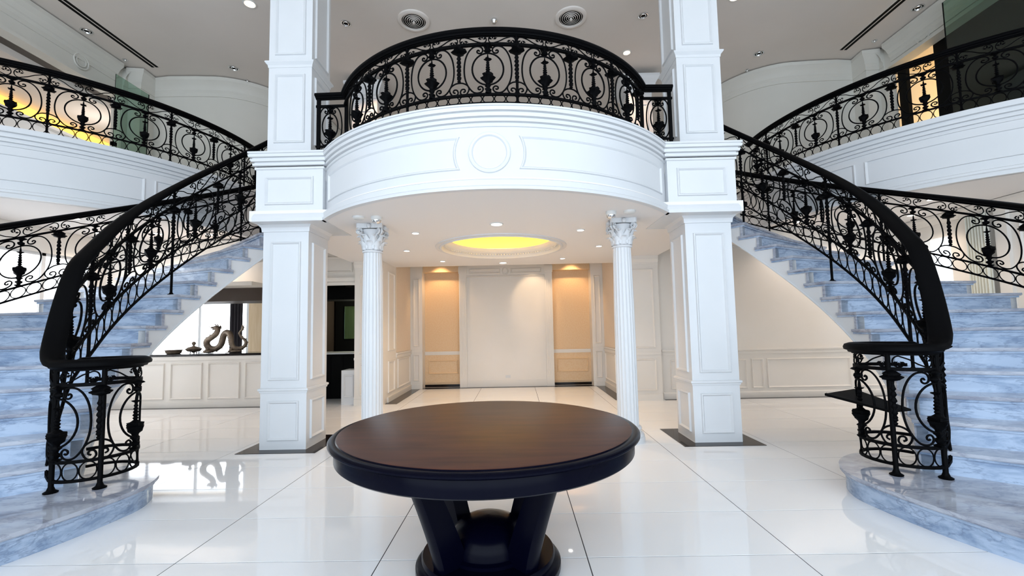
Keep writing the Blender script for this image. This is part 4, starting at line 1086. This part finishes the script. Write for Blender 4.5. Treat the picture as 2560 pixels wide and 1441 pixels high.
# dark board caught in the newel scroll
brd = thing('display_board','thin dark board jutting out of the curled newel end of the railing','board',(3.05,3.55,0.70))
def pl8(P, th):
    P=np.array(P); return MB().add([tuple(p) for p in P]+[(p[0],p[1],p[2]-th) for p in P],[(0,1,2,3),(7,6,5,4)]+[(i,4+i,4+(i+1)%4,(i+1)%4) for i in range(4)])
obj('panel', pl8([(2.82,3.78,0.725),(3.20,3.95,0.735),(3.22,3.42,0.655),(3.02,3.36,0.655)],0.014),'black',brd)
obj('edge_strip', pl8([(2.82,3.78,0.728),(2.85,3.80,0.728),(3.05,3.37,0.658),(3.02,3.36,0.658)],0.02),'black',brd)

# ------------------------------------------------------------------ upstairs rooms beyond the galleries
def upstairs(sx):
    x0,x1 = sorted((sx*(WX+0.2),sx*11.2))
    s = 'left' if sx<0 else 'right'
    yb = 11.6 if sx<0 else 9.0
    rm = wall('wall_upper_room_'+s, [(x0,x1,yb,yb+0.12,3.9,CEI)]+[(*sorted((sx*11.1,sx*11.2)),2.5,yb+0.1,3.9,CEI)], 'cream')
    fl = struct('floor_upper_'+s, MB().box(*sorted((sx*7.42,sx*11.2)),2.5,yb+0.1,3.85,3.98),'cream')
    return rm
rl = upstairs(-1); rr_ = upstairs(1)
obj('cove_strip', MB().box(-9.30,-9.27,3.0,11.5,5.63,5.835),'covesoft',rl)
obj('partition', MB().box(-9.45,-9.30,3.0,11.5,3.98,5.838),'white',rl)
obj('cove_ledge', MB().box(-9.45,-9.16,3.0,11.5,5.57,5.625),'white',rl)
obj('ceiling_drop', MB().box(-11.1,-7.78,3.0,11.5,5.84,5.95),'ceil',rl)
point('upstairs_lamp',(-8.3,8.6,5.3),14,(1.0,0.93,0.85),0.3)
point('upstairs_lamp',(9.9,7.9,5.6),60,(1.0,0.66,0.25),0.3)
obj('cove_strip', MB().box(9.0,10.6,8.94,8.98,4.35,4.42),'cove',rr_)
def glass_sheet(x,y0,y1,z0,z1,label):
    r = thing('glass_partition',label,'glass panel',(x,(y0+y1)/2,z0))
    obj('sheet', MB().box(x-0.006,x+0.006,y0,y1,z0,z1),'glass',r)
    for z in (z0+0.1,z0+0.75):
        for s in (-1,1): obj('clamp', MB().box(x-0.03,x+0.03,y0-0.02,y0+0.05,z,z+0.06),'black',r)
    ye = y1 if x>0 else y1
    obj('edge_trim', MB().box(x-0.008,x+0.008,ye,ye+0.012,z0,z1),'black',r)
    return r
glass_sheet(-6.92,7.5,8.2,3.98,6.05,'green-tinted glass partition standing on the gallery with the yellow-lit room')
glass_sheet(7.05,5.0,6.62,3.98,6.33,'green-tinted glass partition standing before the black upstairs screen')
scr = thing('screen','tall matt black screen closing the upstairs room behind the gallery railing','screen',(7.5,5.5,3.98))
obj('panel', MB().box(7.63,7.70,3.1,7.42,3.98,6.30),'black',scr); obj('panel', MB().box(7.63,7.70,7.97,8.14,3.98,6.30),'black',scr)
obj('edge_bead', MB().box(7.618,7.63,5.98,5.995,4.0,5.3),'chrome',scr)
# warm lamps in the room behind the balcony
for x in (-2.85,2.85):
    spot('upper_warm',(x*0.86,8.1,6.45),85,(1,0.62,0.36),90,0.8,(x,9.0,4.2))
    downlight(x*0.86,8.1,CEI,0.08,True,'small glowing downlight in the upper ceiling before a warm-lit pilaster','pilaster downlights','lampwarm')
# downlights under the galleries
for sx in (-1,1):
    for x,y in ((6.35,6.35),(6.0,7.45),(6.9,7.3),(5.2,7.6)):
        downlight(sx*x,y,3.10,0.075,True,'lit downlight under the curved gallery by the '+('window wall' if sx<0 else 'pale drape'),'gallery downlights %s' % ('by the window wall' if sx<0 else 'by the pale drape'))
        spot('gallery_spot',(sx*x,y,3.06),34,(1.0,0.84,0.70),130,0.8)
    spot('stair_fill',(sx*3.5,7.3,2.95),22,(1.0,0.80,0.66),140,0.8)  # added warm fill under the landing, no downlight fitting here
